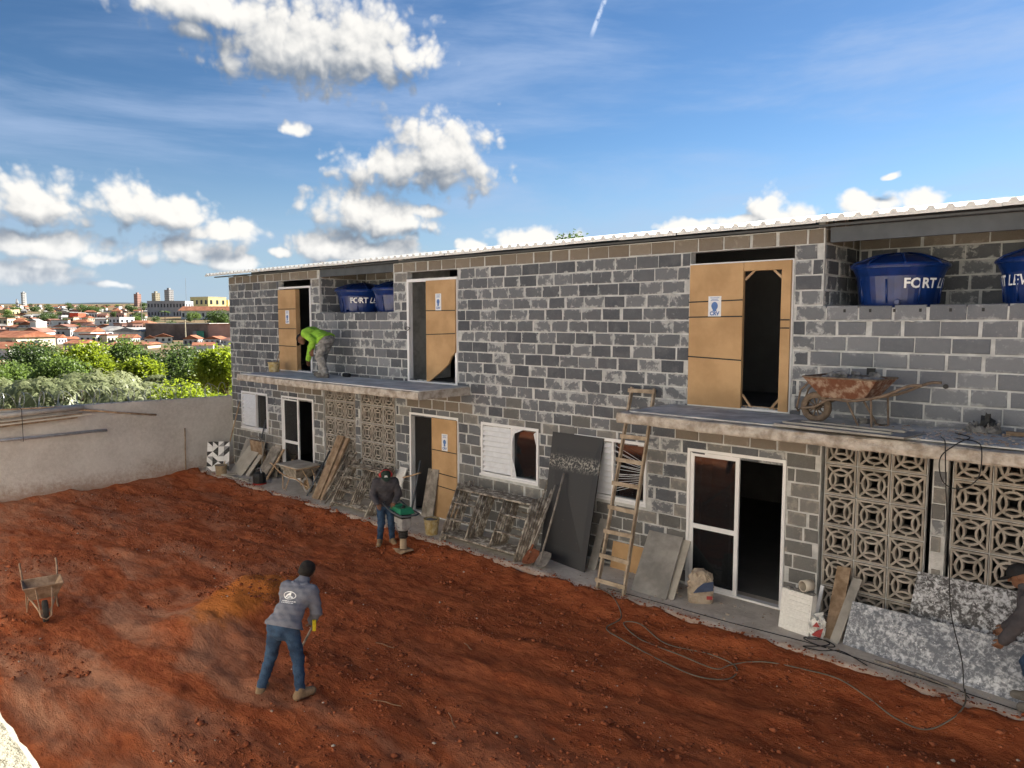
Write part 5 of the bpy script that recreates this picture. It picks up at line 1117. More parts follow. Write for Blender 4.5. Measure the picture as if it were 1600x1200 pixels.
def person(label, loc, rz, J, top, legs, boots, sleeve=.97, res=.011, baggy=.0, seed=1):
    V_ = lambda k: Vector(J[k]); t = thing('person', label, 'person', loc, rz); up = (V_('neck')-V_('chest')).normalized()
    pel, che, nk, hd = V_('pelvis'), V_('chest'), V_('neck'), V_('head'); ax = (V_('shR')-V_('shL')).normalized(); hx = (V_('hipR')-V_('hipL')).normalized(); wst = pel.lerp(che, .42)
    tor = [(V_('hipL'), V_('hipR'), .105, .105, .05), (wst-hx*.06, wst+hx*.06, .108, .108, .06), (che-ax*.10, che+ax*.10, .118, .118, .06), (V_('shL').lerp(che, .12), V_('shR').lerp(che, .12), .066, .066, .05), (pel, wst, .115, .11, .05), (wst, che, .112, .115, .05), (che, nk, .10, .06, .05)]
    arms = []; hands = []
    for s in 'LR':
        sh, el, wr = V_('sh'+s), V_('el'+s), V_('wr'+s); arms += [(sh, el, .062, .046, .03), (el, wr, .046, .033, .02)]
        hd_dir = J.get('hd'+s) or tuple(wr-el); hands += hand(wr, hd_dir, J.get('pn'+s, (0, 1, -.3)), 1 if s == 'R' else -1)
    legp = []; shoe = []
    for s in 'LR':
        h, k, a, to = V_('hip'+s), V_('kn'+s), V_('an'+s), V_('to'+s); legp += [(h, k, .094, .066, .04), (k, a, .064, .047, .02)]; heel = Vector((a.x-(to.x-a.x)*.25, a.y-(to.y-a.y)*.25, .045)); shoe += [(a+Vector((0, 0, .02)), heel, .048, .045, .02), (heel, to, .045, .043, .02), (a, to, .042, .036, .03)]
    fw = (Vector(J['look'])).normalized(); hu = (Vector((0, 0, 1)) if abs(fw.z) < .8 else Vector((0, 1, 0))); side = fw.cross(hu).normalized(); hu = side.cross(fw).normalized()
    head = [(hd+hu*.035-fw*.015, hd-fw*.02, .088, .086, .04), (hd+hu*.02+fw*.02, hd-hu*.075+fw*.045, .075, .05, .04), (hd-fw*.03, nk, .06, .058, .03), (hd+fw*.095+hu*.01, hd+fw*.115-hu*.025, .010, .014, .012), (hd+fw*.088-hu*.062-side*.02, hd+fw*.088-hu*.062+side*.02, .010, .010, .01), (hd+fw*.075+hu*.03-side*.035, hd+fw*.075+hu*.03+side*.035, .018, .018, .02)]
    for s in (-1, 1): head.append((hd+side*s*.085+hu*.015, hd+side*s*.088-hu*.02, .014, .01, .008))
    cut = lambda P, f: [(a, a+(b-a)*f, ra, ra+(rb-ra)*f, k) if i % 2 else (a, b, ra, rb, k) for i, (a, b, ra, rb, k) in enumerate(P)]
    Vb, Fb = sdf_mesh(tor+arms+hands+legp+shoe+head, .0095); body = npobj('body', Vb, Fb, 'skin', t, True)
    spine = (che-pel).normalized(); dn = (-spine+Vector((0, 0, -.7))).normalized(); lowp = pel+Vector((0, 0, -.05))-spine*.03
    hem = [(lowp-hx*.10+dn*.04, lowp+hx*.10+dn*.04, .118+baggy*.5, .118+baggy*.5, .05)]+[(V_('hip'+s_), V_('hip'+s_).lerp(V_('kn'+s_), .25), .112, .10, .04) for s_ in 'LR']
    Vs, Fs = sdf_mesh(tor+cut(arms, sleeve)+hem, res, .026, .0045, seed, (lowp+dn*(-.045), dn)); shirt = npobj('shirt', Vs, Fs, top, t, True)
    lg = [(a_, b_, ra+(baggy*.3 if i_ % 2 == 0 else baggy), rb+baggy, k_) for i_, (a_, b_, ra, rb, k_) in enumerate(cut(legp, .96))]
    Vt, Ft = sdf_mesh([tor[0], (pel-spine*.02, pel+spine*.04, .114, .112, .04), (lowp, pel, .112, .113, .04)]+lg, res, .006, .0035+baggy*.15, seed+3); npobj('trousers', Vt, Ft, legs, t, True)
    for q in (0, 3): Vh, Fh = sdf_mesh(shoe[q:q+3], res, .006); npobj('boot', Vh, Fh, boots, t, True)
    for s in (-1, 1): m = MB(); m.blob(hd+fw*.083+hu*.012+side*s*.032, .012, 8, 6, 0); m.build('eye', 'eps', t, smooth=True); 
    for s in (-1, 1): m = MB(); m.blob(hd+fw*.0925+hu*.012+side*s*.032, .006, 6, 5, 0); m.build('pupil', 'cap_black', t, smooth=True)
    t_dir = (fw, hu, side, hd); return t, t_dir, (Vs, Fs)
def hair(t, T, r=.098):
    fw, hu, side, hd = T; V, Fc = sdf_mesh([(hd+hu*.045-fw*.03, hd-fw*.045, .09, .088, .03), (hd+hu*.06+fw*.03, hd+hu*.05-fw*.02, .07, .075, .03)], .011, .007, .003); npobj('hair', V, Fc, 'hair', t, True)
def cap(t, T, matn, brim=.085, badge=None):
    fw, hu, side, hd = T; n = 20; m = MB(); vs = []; c = hd+hu*.03-fw*.01
    for i in range(6):
        th = R(90)*i/5.0; 
        for j in range(n): a = 2*math.pi*j/n; vs.append(c+(fw*math.cos(a)*1.08+side*math.sin(a)*.96)*(.108*math.cos(th)+.004)+hu*(.102*math.sin(th)-.005))
    fs = [(i*n+j, i*n+(j+1) % n, (i+1)*n+(j+1) % n, (i+1)*n+j) for i in range(5) for j in range(n)]; m.add(vs, fs); k = m.build('cap', matn, t, smooth=True)
    b = MB(); vs = []; q = 10
    for lay in (0, .006):
        for i in range(q+1): a = R(-68+136*i/q); vs.append(c+(fw*math.cos(a)*1.08+side*math.sin(a)*.96)*.108+hu*(.0-lay))
        for i in range(q+1): a = R(-68+136*i/q); vs.append(c+(fw*(math.cos(a)*1.08*.108+brim*math.cos(a)**.5)+side*math.sin(a)*.100)+hu*(-.014-lay))
    w = q+1; fs = [(i, i+1, w+i+1, w+i) for i in range(q)]+[(2*w+i+1, 2*w+i, 3*w+i, 3*w+i+1) for i in range(q)]+[(w+i, w+i+1, 3*w+i+1, 3*w+i) for i in range(q)]; b.add(vs, fs); b.build('brim', matn, k)
    if badge: g = MB(); o = c+fw*.116+hu*.04; g.add([o-side*.035-hu*.022, o+side*.035-hu*.022, o-fw*.012+side*.03+hu*.03, o-fw*.012-side*.02+hu*.03], [(0, 1, 2, 3)]); g.build('badge', badge, k)
# the man shovelling in the foreground, seen from behind
PF = (-7.21, -5.83, 0); zf = dzf(PF[0], PF[1])
J = dict(pelvis=(.0, .0, .92), hipL=(-.095, 0, .90), hipR=(.095, 0, .90), knL=(-.20, .06, .50), knR=(.16, .05, .49), anL=(-.30, -.04, .10), anR=(.22, -.03, .10), toL=(-.31, .12, .05), toR=(.31, .11, .05),
         chest=(.05, .29, 1.20), neck=(.07, .43, 1.34), head=(.085, .51, 1.42), look=(.05, .8, -.6), shL=(-.12, .36, 1.26), shR=(.24, .31, 1.24), elL=(-.20, .46, 1.03), elR=(.29, .32, .98), wrL=(-.13, .56, .86), wrR=(.19, .40, .82), pnL=(.4, -.6, -.2), pnR=(-.5, .3, -.3))
fg, T, SH = person('man in grey hooded shirt and blue jeans seen from behind, shovelling the red soil', (PF[0], PF[1], zf), R(32), J, 'shirt_grey', 'denim', 'boot_tan', baggy=.006); hair(fg, T); fg.scale = (.89, .89, .89)
m = MB(); m.tube(catmull([(-.02, .32, 1.345), (.02, .285, 1.335), (.08, .275, 1.325), (.15, .295, 1.33), (.18, .335, 1.335)], 4), [.02]+[.034]*15+[.02], 8); m.build('hood', 'shirt_grey', fg, smooth=True)
bv = BVHTree.FromPolygons([Vector(v) for v in SH[0].tolist()], SH[1].tolist())
def back_print():
    o = Vector((.05, -.6, 1.48)); ex = Vector((.97, .0, -.05)); ez = Vector((0, .55, .83)).normalized(); dr = Vector((0, 1, -.45)).normalized(); m = MB(); base = Vector((.03, .1, 1.26))
    def hit(x, z):
        p = base+ex*x+ez*z-dr*.5; h = bv.ray_cast(p, dr, 1.2); return (h[0]-dr*.006) if h[0] is not None else None
    def ribbon(pts, w, closed=False):
        k = len(pts); vs = []
        for i, (x, z) in enumerate(pts):
            a = pts[i-1] if (i or closed) else pts[i]; b = pts[(i+1) % k] if (i < k-1 or closed) else pts[i]; dx, dz_ = b[0]-a[0], b[1]-a[1]; l = math.hypot(dx, dz_) or 1
            for s in (-1, 1):
                h = hit(x-dz_/l*w/2*s, z+dx/l*w/2*s)
                if h is None: return
                vs.append(h)
        m.add(vs, [(2*i, 2*i+1, (2*i+3) % (2*k), (2*i+2) % (2*k)) for i in range(k if closed else k-1)])
    ribbon([(.085*math.cos(R(a)), .045*math.sin(R(a))) for a in range(0, 360, 15)], .010, True)
    ribbon([(-.05, -.03), (-.03, .0), (0, .02), (.02, .03)], .022); ribbon([(-.02, -.028), (.02, -.015), (.05, -.026)], .02); ribbon([(-.01, .012), (.02, .012)], .03)
    for z in (-.072, -.092):
        x = -.085
        while x < .08: w = random.uniform(.012, .03); ribbon([(x, z), (x+w, z)], .011); x += w+.007
    m.build('back_print', 'white_print', fg)
back_print()
t = thing('shovel', 'shovel held by the man in grey, its yellow grip showing at his right hip', 'shovel', (PF[0], PF[1], zf), R(32)); a, b = Vector((.235, .36, .80)), Vector((-.30, .98, .10)); d = b-a
m = MB(); m.tube([a, b], .016, 8); m.build('handle', 'wood_grey', t); m = MB(); m.tube([a-d.normalized()*.02+Vector((.03, -.06, .07)), a+Vector((.03, -.06, -.06))], .024, 8); m.tube([a, a+Vector((.03, -.06, 0))], .014, 6); m.build('grip', 'glove_yellow', t); t.scale = (.89, .89, .89)
m = MB(); m.add([b+Vector(p) for p in ((-.02, -.1, .02), (.10, .02, .02), (.06, .17, -.09), (-.06, .24, -.12), (-.15, .14, -.09))], [(0, 1, 2, 3, 4)]); m.add([b+Vector(p)+Vector((0, 0, -.008)) for p in ((-.02, -.1, .02), (.10, .02, .02), (.06, .17, -.09), (-.06, .24, -.12), (-.15, .14, -.09))], [(4, 3, 2, 1, 0)]); m.build('blade', 'shovel_rust', t)
# the man with the tamping rammer
pw = (-10.83, -1.62); zw = dzf(*pw)
J = dict(pelvis=(0, -.03, .90), hipL=(-.09, -.03, .88), hipR=(.09, -.03, .88), knL=(-.11, .04, .48), knR=(.10, .05, .48), anL=(-.13, -.02, .10), anR=(.13, -.02, .10), toL=(-.17, .15, .05), toR=(.16, .16, .05), chest=(0, .06, 1.27), neck=(0, .12, 1.45), head=(0, .20, 1.54), look=(0, .75, -.65),
         shL=(-.19, .07, 1.37), shR=(.19, .07, 1.37), elL=(-.27, .12, 1.10), elR=(.27, .12, 1.10), wrL=(-.17, .31, .98), wrR=(.19, .30, .96), pnL=(.3, .2, -1), pnR=(-.3, .2, -1))
rw = R(-124); w2, T, _ = person('man in dark shirt, dark cap and red ear defenders holding the tamping rammer', (*pw, zw), rw, J, 'shirt_dark', 'denim', 'boot_tan', baggy=.006, seed=4); cap(w2, T, 'cap_green', .08, 'white_print')
fw, hu, side, hd = T
for s in (-1, 1): m = MB(); m.blob(hd+side*s*.105+hu*.0, .042, 10, 8, 0, (1, 1, 1.2)); m.build('ear_defender', 'ear_red', w2, smooth=True)
m = MB(); m.tube([hd+side*.108*math.cos(R(a))+hu*(.02+.125*math.sin(R(a)))-fw*.02 for a in range(0, 181, 15)], .008, 6); m.build('headband', 'ear_red', w2)
m = MB(); m.blob((-.09, .185, 1.27), .035, 10, 8, 0, (1, .25, .8)); m.build('chest_badge', 'white_print', w2); w2.scale = (.87, .87, .87)
def rammer():
    px, py = -10.29, -1.65; ang = math.atan2(-(-10.70-px)*0+0, 1)
    t = thing('tamping_rammer', 'green and silver tamping rammer standing on the red soil before the middle door', 'rammer', (px, py, dzf(px, py)), R(-100)); rot = Euler((R(5), 0, 0)).to_matrix()
    m = MB(); m.add([(-.14, -.20, .0), (.14, -.20, .0), (.14, .15, .0), (.10, .24, .06), (-.10, .24, .06), (-.14, .15, .0), (-.14, -.20, .05), (.14, -.20, .05), (.14, .13, .05), (.09, .23, .10), (-.09, .23, .10), (-.14, .13, .05)], [(5, 4, 3, 2, 1, 0), (6, 7, 8, 9, 10, 11), (0, 1, 7, 6), (1, 2, 8, 7), (2, 3, 9, 8), (3, 4, 10, 9), (4, 5, 11, 10), (5, 0, 6, 11)]); m.build('shoe', 'wood_brown', t)
    m = MB(); m.lathe([(.075, .05), (.07, .07), (.068, .27), (.08, .28)], 16); m.build('leg_tube', 'boot_cream', t, smooth=False)
    m = MB(); m.lathe([(.08, .28)]+[(.10 if k % 2 else .082, .29+.016*k) for k in range(10)]+[(.085, .45)], 18); m.build('bellows', 'rubber', t)
    m = MB(); m.lathe([(.10, .44), (.12, .46), (.12, .50), (.10, .51)], 16); m.box((0, .03, .60), (.20, .24, .22), jit=.012); m.box((0, -.12, .66), (.18, .14, .17), jit=.012); m.build('engine', 'engine_grey', t)
    m = MB()
    for k in range(5): m.box((0, -.2, .58+.03*k), (.15, .07, .012))
    m.build('cooling_fins', 'steel_dark', t); m = MB(); m.box((.02, .0, .755), (.24, .34, .10), jit=.018, taper=.8); m.build('air_filter', 'black_plastic', t)
    m = MB(); m.box((0, -.06, .86), (.30, .52, .10), jit=.02, taper=.78); m.box((0, -.22, .905), (.18, .16, .05), jit=.01, taper=.8); m.build('fuel_tank', 'rammer_green', t); m = MB(); m.lathe([(.04, .0), (.04, .04), (.01, .045)], 12, (.03, .08, .905)); m.build('cap', 'black_plastic', t)
    m = MB(); m.tube([(-.20, .30, .80), (-.21, -.1, .82), (-.20, -.46, .92), (-.1, -.54, .95), (.1, -.54, .95), (.20, -.46, .92), (.21, -.1, .82), (.20, .30, .80), (.1, .36, .8), (-.1, .36, .8)], .018, 8, True); m.build('handle_frame', 'steel_dark', t, smooth=True); t.scale = (.9, .9, .9)
rammer()
# the man in lime on the left slab, bent double
J = dict(pelvis=(0, -.12, .86), hipL=(-.10, -.12, .85), hipR=(.10, -.12, .85), knL=(-.14, -.04, .46), knR=(.13, .10, .47), anL=(-.15, -.18, .10), anR=(.14, .14, .10), toL=(-.17, .0, .05), toR=(.15, .32, .05), chest=(0, .27, .98), neck=(0, .45, .95), head=(0, .58, .85), look=(0, .5, -.85),
         shL=(-.19, .32, .98), shR=(.19, .34, .95), elL=(-.25, .06, .83), elR=(.17, .46, .66), wrL=(-.20, .12, .60), wrR=(.14, .52, .38), pnL=(.5, .3, -.3), pnR=(-.2, -1, 0), hdL=(.05, .2, -1), hdR=(0, .05, -1))
gm, T, _ = person('man in lime green shirt and grey trousers bent double on the left concrete slab', (-14.36, -.60, 2.765), R(108), J, 'shirt_lime', 'trouser_grey', 'boot_grey', baggy=.03, seed=9); cap(gm, T, 'cap_black', .08)
m = MB(); m.box((-.05, .57, .03), (.28, .16, .03)); m.tube([(.10, .55, .04), (.13, .53, .22)], .014, 6)
# the man at the right edge
J = dict(pelvis=(0, -.02, .80), hipL=(-.09, -.02, .79), hipR=(.09, -.02, .79), knL=(-.10, .10, .44), knR=(.10, .16, .44), anL=(-.11, -.02, .10), anR=(.11, .08, .10), toL=(-.13, .16, .05), toR=(.13, .26, .05), chest=(0, .12, 1.13), neck=(0, .20, 1.29), head=(0, .27, 1.385), look=(0, .85, -.45),
         shL=(-.18, .14, 1.21), shR=(.18, .14, 1.21), elL=(-.24, .22, .95), elR=(.24, .2, .95), wrL=(-.22, .34, .74), wrR=(.2, .38, .74), pnL=(.6, .4, -.2), pnR=(-.6, .4, -.2))
rm_, T, _ = person('man in dark cap and jeans cut off by the right edge of the photo', (-.93, -.84, .0), R(90), J, 'shirt_dark', 'denim', 'boot_grey', baggy=.006, seed=6); cap(rm_, T, 'cap_black', .10)

# ================================================================== VEGETATION
def leaf_cloud(centres, normals, n_per, spread, ll, lw, droop, upb=.2, seed=0):
    """leaf-sized folded quads in clusters; returns verts, faces"""
    r = np.random.default_rng(seed); n = len(centres)*n_per; c = np.repeat(centres, n_per, 0)+r.normal(0, spread, (n, 3)); d = r.normal(0, 1, (n, 3))+np.repeat(normals, n_per, 0)*.7; d[:, 2] = d[:, 2]*.6+upb-droop
    d /= np.linalg.norm(d, axis=1, keepdims=True); s = np.cross(d, r.normal(0, 1, (n, 3))); s /= np.linalg.norm(s, axis=1, keepdims=True); nn = np.cross(d, s); L = ll*r.uniform(.65, 1.25, (n, 1)); w = lw*r.uniform(.7, 1.2, (n, 1))
    V = np.stack([c, c+d*L*.5+s*w*.5+nn*L*.06, c+d*L-np.array([0, 0, 1.])*L*.25*droop, c+d*L*.5-s*w*.5+nn*L*.06], 1).reshape(-1, 3); return V, np.arange(4*n).reshape(-1, 4)
def rosettes(centres, normals, k, ll, lw, seed):
    r = np.random.default_rng(seed); n = len(centres); a = (np.arange(k)[None]*2.4+r.uniform(0, 6.28, (n, 1))); ax = normals+np.array([0, 0, .5]); ax /= np.linalg.norm(ax, axis=1, keepdims=True); u = np.cross(ax, r.normal(0, 1, (n, 3))); u /= np.linalg.norm(u, axis=1, keepdims=True); v = np.cross(ax, u)
    el = r.uniform(-.1, .6, (n, k, 1)); rad = u[:, None]*np.cos(a)[..., None]+v[:, None]*np.sin(a)[..., None]; d = rad+ax[:, None]*el; d[..., 2] -= .25; d /= np.linalg.norm(d, axis=-1, keepdims=True); s = np.cross(d, ax[:, None]); s /= np.linalg.norm(s, axis=-1, keepdims=True)+1e-6
    L = ll*r.uniform(.7, 1.2, (n, k, 1)); c = centres[:, None]; w = lw*L/ll; g = np.array([0, 0, 1.]); p1 = c+d*L*.5; p2 = c+d*L*.92-g*L*.42
    V = np.stack([c+s*w*.12, p1+s*w*.5, p2, p1-s*w*.5, c-s*w*.12], 2).reshape(-1, 5, 3); V = V[:, [0, 1, 2, 3]].reshape(-1, 3); return V, np.arange(len(V)).reshape(-1, 4)
def tree(name, label, base, h, rx, rz_, matn, kind='cloud', dens=900, ll=.16, lw=.07, cat='tree', group='trees beyond the boundary wall', seed=1, trunk=.16, lobes=9, nper=10):
    r = np.random.default_rng(seed); t = thing(name, label, cat, base, 0, group); cc = np.array([0, 0, h-rz_])
    lob = []
    for i in range(lobes): v = r.normal(0, 1, 3); v[2] = abs(v[2])*.9-.25; v /= np.linalg.norm(v); lob.append((cc+v*np.array([rx, rx, rz_])*r.uniform(.45, .68), r.uniform(.36, .55)))
    lob.append((cc, .72)); C = []; Nn = []
    per = dens//len(lob)
    for p, s in lob:
        v = r.normal(0, 1, (per, 3)); v /= np.linalg.norm(v, axis=1, keepdims=True); rad = s*(1-.35*r.random((per, 1))**2); C.append(p+v*np.array([rx, rx, rz_])*rad); Nn.append(v)
    C = np.concatenate(C); Nn = np.concatenate(Nn); k = C[:, 2] > .25*h-.0; C, Nn = C[k], Nn[k]
    if kind == 'rosette': V, Fc = rosettes(C, Nn, nper, ll, lw, seed)
    else: V, Fc = leaf_cloud(C, Nn, nper, ll*.9, ll, lw, .25, seed=seed)
    npobj('crown', V, Fc, matn, t)
    m = MB(); th = h-rz_*1.1; m.tube(catmull([(0, 0, -.5), (.05, .02, th*.4), (-.05, .05, th*.8), (0, 0, h-rz_*.6)], 4), [trunk*(1-.6*i/12) for i in range(13)], 8); tr = m.build('trunk', 'bark', t, smooth=True)
    for p, s in lob[:min(6, lobes)]:
        m = MB(); a = Vector((0, 0, th*.75)); q = Vector(p.tolist()); m.tube(catmull([a, a.lerp(q, .5)+Vector((0, 0, .15*rz_)), q], 4), [trunk*.5*(1-.8*i/8) for i in range(9)], 6); m.build('limb', 'bark', tr, smooth=True)
    return t
TREES = [  # u, depth, top v, half width px, colour, kind, leaf
 (125, 27, 561, 150, 'leaf_mango', 'rosette', 'mango tree with drooping glossy leaves, nearest behind the boundary wall', 31),
 (-20, 29, 590, 80, 'leaf_mango', 'rosette', 'small mango tree at the left edge of the photo behind the wall', 32),
 (238, 31, 585, 55, 'leaf_mango', 'rosette', 'low mango tree right of the large mango crown behind the wall', 33),
 (300, 27, 588, 72, 'leaf_bright', 'cloud', 'low bright yellow green bush behind the razor wire beside the building', 34),
 (352, 33, 540, 38, 'leaf_bright', 'cloud', 'tall bright yellow green tree touching the left edge of the building', 35),
 (60, 62, 530, 60, 'leaf_dark', 'cloud', 'dark round tree behind the left part of the mango crown', 36),
 (20, 55, 560, 45, 'leaf_mid', 'cloud', 'mid green tree below the red roofs at the far left', 37),
 (132, 60, 538, 42, 'leaf_bright', 'cloud', 'bright green tree rising over the middle of the mango crown', 38),
 (182, 66, 536, 50, 'leaf_mid', 'cloud', 'mid green tree between the two bright green trees behind the wall', 39),
 (240, 58, 548, 42, 'leaf_dark', 'cloud', 'dark tree just right of the small bright tree behind the wall', 40),
 (285, 60, 537, 45, 'leaf_dark', 'cloud', 'dark dense tree below the brown wall left of the building', 41),
 (320, 50, 560, 40, 'leaf_mid', 'cloud', 'mid green tree behind the bright bush beside the building', 42),
 (218, 44, 562, 26, 'leaf_bright', 'cloud', 'small bright green tree standing between dark trees behind the wall', 43),
 (95, 48, 552, 48, 'leaf_mid', 'cloud', 'mid green tree just above the left shoulder of the mango crown', 44),
 (885, 60, 372, 42, 'leaf_dark', 'cloud', 'dark tree top just showing above the middle of the roof', 46),
 (-60, 50, 545, 60, 'leaf_mid', 'cloud', 'mid green tree just outside the left edge of the view', 45)]
for (u, dep, vt, hw, mt, kd, lab, sd_) in TREES:
    b = at(u, dep); b.z = min(b.z, -.7) if u > 400 else b.z; zt = CAM.z-(vt-501.3)/F*dep; h = zt-b.z; rx = hw/F*dep
    if kd == 'rosette': tree('mango_tree', lab, b, h, rx, min(h*.48, rx*.85), mt, kd, int(800*rx*rx/6)+300, .36, .085, seed=sd_, nper=9)
    else: tree('broadleaf_tree', lab, b, h, rx, min(h*.46, rx*1.05), mt, kd, 1300, .16*dep/45+.05, .10*dep/45+.02, seed=sd_, nper=9)

# ================================================================== THE TOWN
VT = [473, 477, 485, 498, 510, 525, 540, 562]; DT = [2500, 1500, 900, 520, 400, 300, 220, 150]
def dep_of(v): return float(np.interp(v, VT, DT))
def house(label, u0, u1, vb, vt, wallm='plaster_white', roofm='terracotta', kind='gable', name='house', storeys=1, turn=0., deep=None, group='houses of the town', wins=True, nw=None):
    d = dep_of(vb); c = at((u0+u1)/2, d); w = (u1-u0)/F*d; h = (vb-vt)/F*d; L = deep or max(6, w*.7); rz = YAW+R(turn); t = thing(name, label, 'building', c, rz, group)
    hw = h if kind in ('flat', 'tower') else h*.68; k = 1/max(.5, abs(math.cos(R(turn)))+abs(math.sin(R(turn)))*L/w) if turn else 1; w *= k; L *= k
    m = MB(); m.lo(-w/2, w/2, 0, L, -3, hw); m.build('wall', wallm, t); e = .04*w+.2; m = MB()
    if kind == 'gable': m.add([(-w/2-e, -e, hw-.1), (w/2+e, -e, hw-.1), (w/2+e, L+e, hw-.1), (-w/2-e, L+e, hw-.1), (-w/2-e, L/2, h), (w/2+e, L/2, h)], [(0, 1, 5, 4), (2, 3, 4, 5), (0, 4, 3), (1, 2, 5), (3, 2, 1, 0)])
    elif kind == 'gable2': m.add([(-w/2-e, -e, hw-.1), (w/2+e, -e, hw-.1), (w/2+e, L+e, hw-.1), (-w/2-e, L+e, hw-.1), (0, -e, h), (0, L+e, h)], [(0, 4, 5, 3), (4, 1, 2, 5), (0, 1, 4), (2, 3, 5), (3, 2, 1, 0)])
    elif kind == 'hip': m.add([(-w/2-e, -e, hw-.1), (w/2+e, -e, hw-.1), (w/2+e, L+e, hw-.1), (-w/2-e, L+e, hw-.1), (-w/4, L/2, h), (w/4, L/2, h)], [(0, 1, 5, 4), (1, 2, 5), (2, 3, 4, 5), (3, 0, 4), (3, 2, 1, 0)])
    else: m.lo(-w/2-.15, w/2+.15, -.15, L+.15, h, h+.35)
    m.build('roof', roofm, t)
    if wins:
        n = nw or max(2, int(w/3.2)); sw = w/n
        for s in range(storeys):
            for i in range(n):
                if random.random() < .12 and storeys < 4: continue
                zz = hw*(s+.5)/storeys; m = MB(); m.box((-w/2+sw*(i+.5), -.04, zz), (sw*.42, .12, hw/storeys*.42)); m.build('window', 'window_dark', t)
            for i in range(min(3, n)): m = MB(); m.box((w/2+.04, L*(i+.5)/3, hw*(s+.5)/storeys), (.12, L*.12, hw/storeys*.42)); m.build('window', 'window_dark', t)
    if kind == 'tower': m = MB(); m.lo(-w*.22, w*.22, L*.3, L*.7, h+.3, h+w*.28); m.build('lift_house', wallm, t)
    return t
house('slim white church spire like tower left of the tall white tower', 28, 33, 484, 466, 'plaster_white', 'plaster_white', 'hip', 'white_tower', 3, 30)
house('tall white apartment tower at the far left of the skyline', 35, 43, 483, 457, 'plaster_white', 'plaster_grey', 'tower', 'apartment_tower', 8, -35)
house('grey pink apartment tower, leftmost of the three on the skyline', 210, 221, 480, 459, 'plaster_pink', 'plaster_grey', 'tower', 'apartment_tower', 8, -30)
house('yellowish apartment tower, middle of the three on the skyline', 237, 250, 478, 457, 'plaster_cream', 'plaster_grey', 'tower', 'apartment_tower', 8, -35)
house('tall pale apartment tower, rightmost of the three on the skyline', 257, 271, 478, 452, 'plaster_grey', 'plaster_grey', 'tower', 'apartment_tower', 9, -30)
house('long grey two storey institution with a row of dark windows below the towers', 233, 292, 497, 471, 'plaster_grey', 'plaster_grey', 'flat', 'institution', 2, 0, 14, nw=12)
house('pale yellow institution wing catching the sun beside the building edge', 288, 340, 496, 465, 'plaster_yellow', 'plaster_cream', 'flat', 'institution', 2, -28, 22, nw=4)
house('lower yellow annex with two dark windows at the building edge', 330, 362, 495, 470, 'plaster_yellow', 'plaster_cream', 'flat', 'institution', 1, -10, 12, nw=3)
house('long low house with red tiled roof below the yellow institution', 285, 362, 499, 478, 'plaster_white', 'terracotta', 'gable', 'house', 1, 0, 14)
house('long windowless brown wall shed with a flat top left of the building', 229, 328, 531, 507, 'wall_brown', 'fibre_roof', 'flat', 'warehouse', 1, 0, 18, wins=False)
house('brownish pink shed with orange roof edge touching the building', 326, 366, 531, 508, 'plaster_pink', 'terracotta', 'flat', 'warehouse', 1, 0, 14, wins=False)
g = thing('green_gate', 'green metal gate in front of the long brown wall', 'gate', at(314, dep_of(531)-1.2), YAW); w = 11/F*dep_of(531); m = MB(); m.lo(-w/2, w/2, 0, .15, -1, 3.1); m.build('panel', 'green_gate', g); m = MB(); m.lo(-w*1.1, -w/2-.1, 0, .15, -1, 3.2); m.build('side_panel', 'fibre_roof', g)
house('white two storey house with small windows and bright blank side', 140, 178, 530, 510, 'plaster_white', 'fibre_roof', 'gable', 'house', 1, -22, 20, nw=4)
house('long white blank walled hall right of the white two storey house', 172, 228, 531, 512, 'plaster_white', 'fibre_roof', 'gable2', 'house', 1, -10, 12, wins=False)
house('white house with red tiled roof left of the white two storey house', 117, 143, 532, 512, 'plaster_white', 'terracotta', 'gable', 'house', 1, 0, 9)
house('large house with red tiled roof at the left edge of the photo', -30, 38, 548, 519, 'plaster_cream', 'terracotta', 'gable', 'house', 1, -12, 16)
house('second red roofed house below the large one at the left edge', -40, 24, 562, 536, 'plaster_white', 'terracotta', 'gable', 'house', 1, -12, 12)
house('white gabled house with grey roof and white chimney block', 34, 68, 534, 512, 'plaster_white', 'terracotta_dark', 'gable2', 'house', 1, 8, 12)
house('white flat block above the red roofs left of centre', 47, 61, 520, 504, 'plaster_white', 'plaster_white', 'flat', 'house', 1, -10, 8, wins=False)
house('pair of white flat topped blocks with sunlit sides above the white house', 165, 196, 516, 497, 'plaster_white', 'plaster_white', 'flat', 'house', 2, -20, 12, nw=3)
house('brown brick block next to the red orange wall', 100, 112, 500, 488, 'wall_brown', 'fibre_roof', 'flat', 'house', 2, 0, 9)
house('small block with a vivid red orange wall in the middle of the town', 111, 125, 500, 489, 'red_sign', 'fibre_roof', 'flat', 'house', 1, 0, 9, wins=False)
house('yellow orange row of buildings at the far left below the white tower', -6, 20, 494, 485, 'plaster_yellow', 'plaster_cream', 'flat', 'house', 1, -15, 14)
house('pale house with red roof right of the pair of white blocks', 196, 232, 517, 501, 'plaster_cream', 'terracotta', 'hip', 'house', 1, 0, 12)
house('house with orange tile roof among the dark trees, left of the brown wall base', 170, 232, 546, 536, 'plaster_cream', 'terracotta', 'gable', 'house', 1, 5, 10, wins=False)
house('house with white and orange roof among trees right of the utility pole', 298, 338, 549, 537, 'plaster_white', 'terracotta', 'gable', 'house', 1, 20, 9, wins=False)
house('house with orange tiled roof peeping over the dark tree on the left', 95, 128, 548, 533, 'plaster_cream', 'terracotta', 'gable', 'house', 1, -8, 10, wins=False)
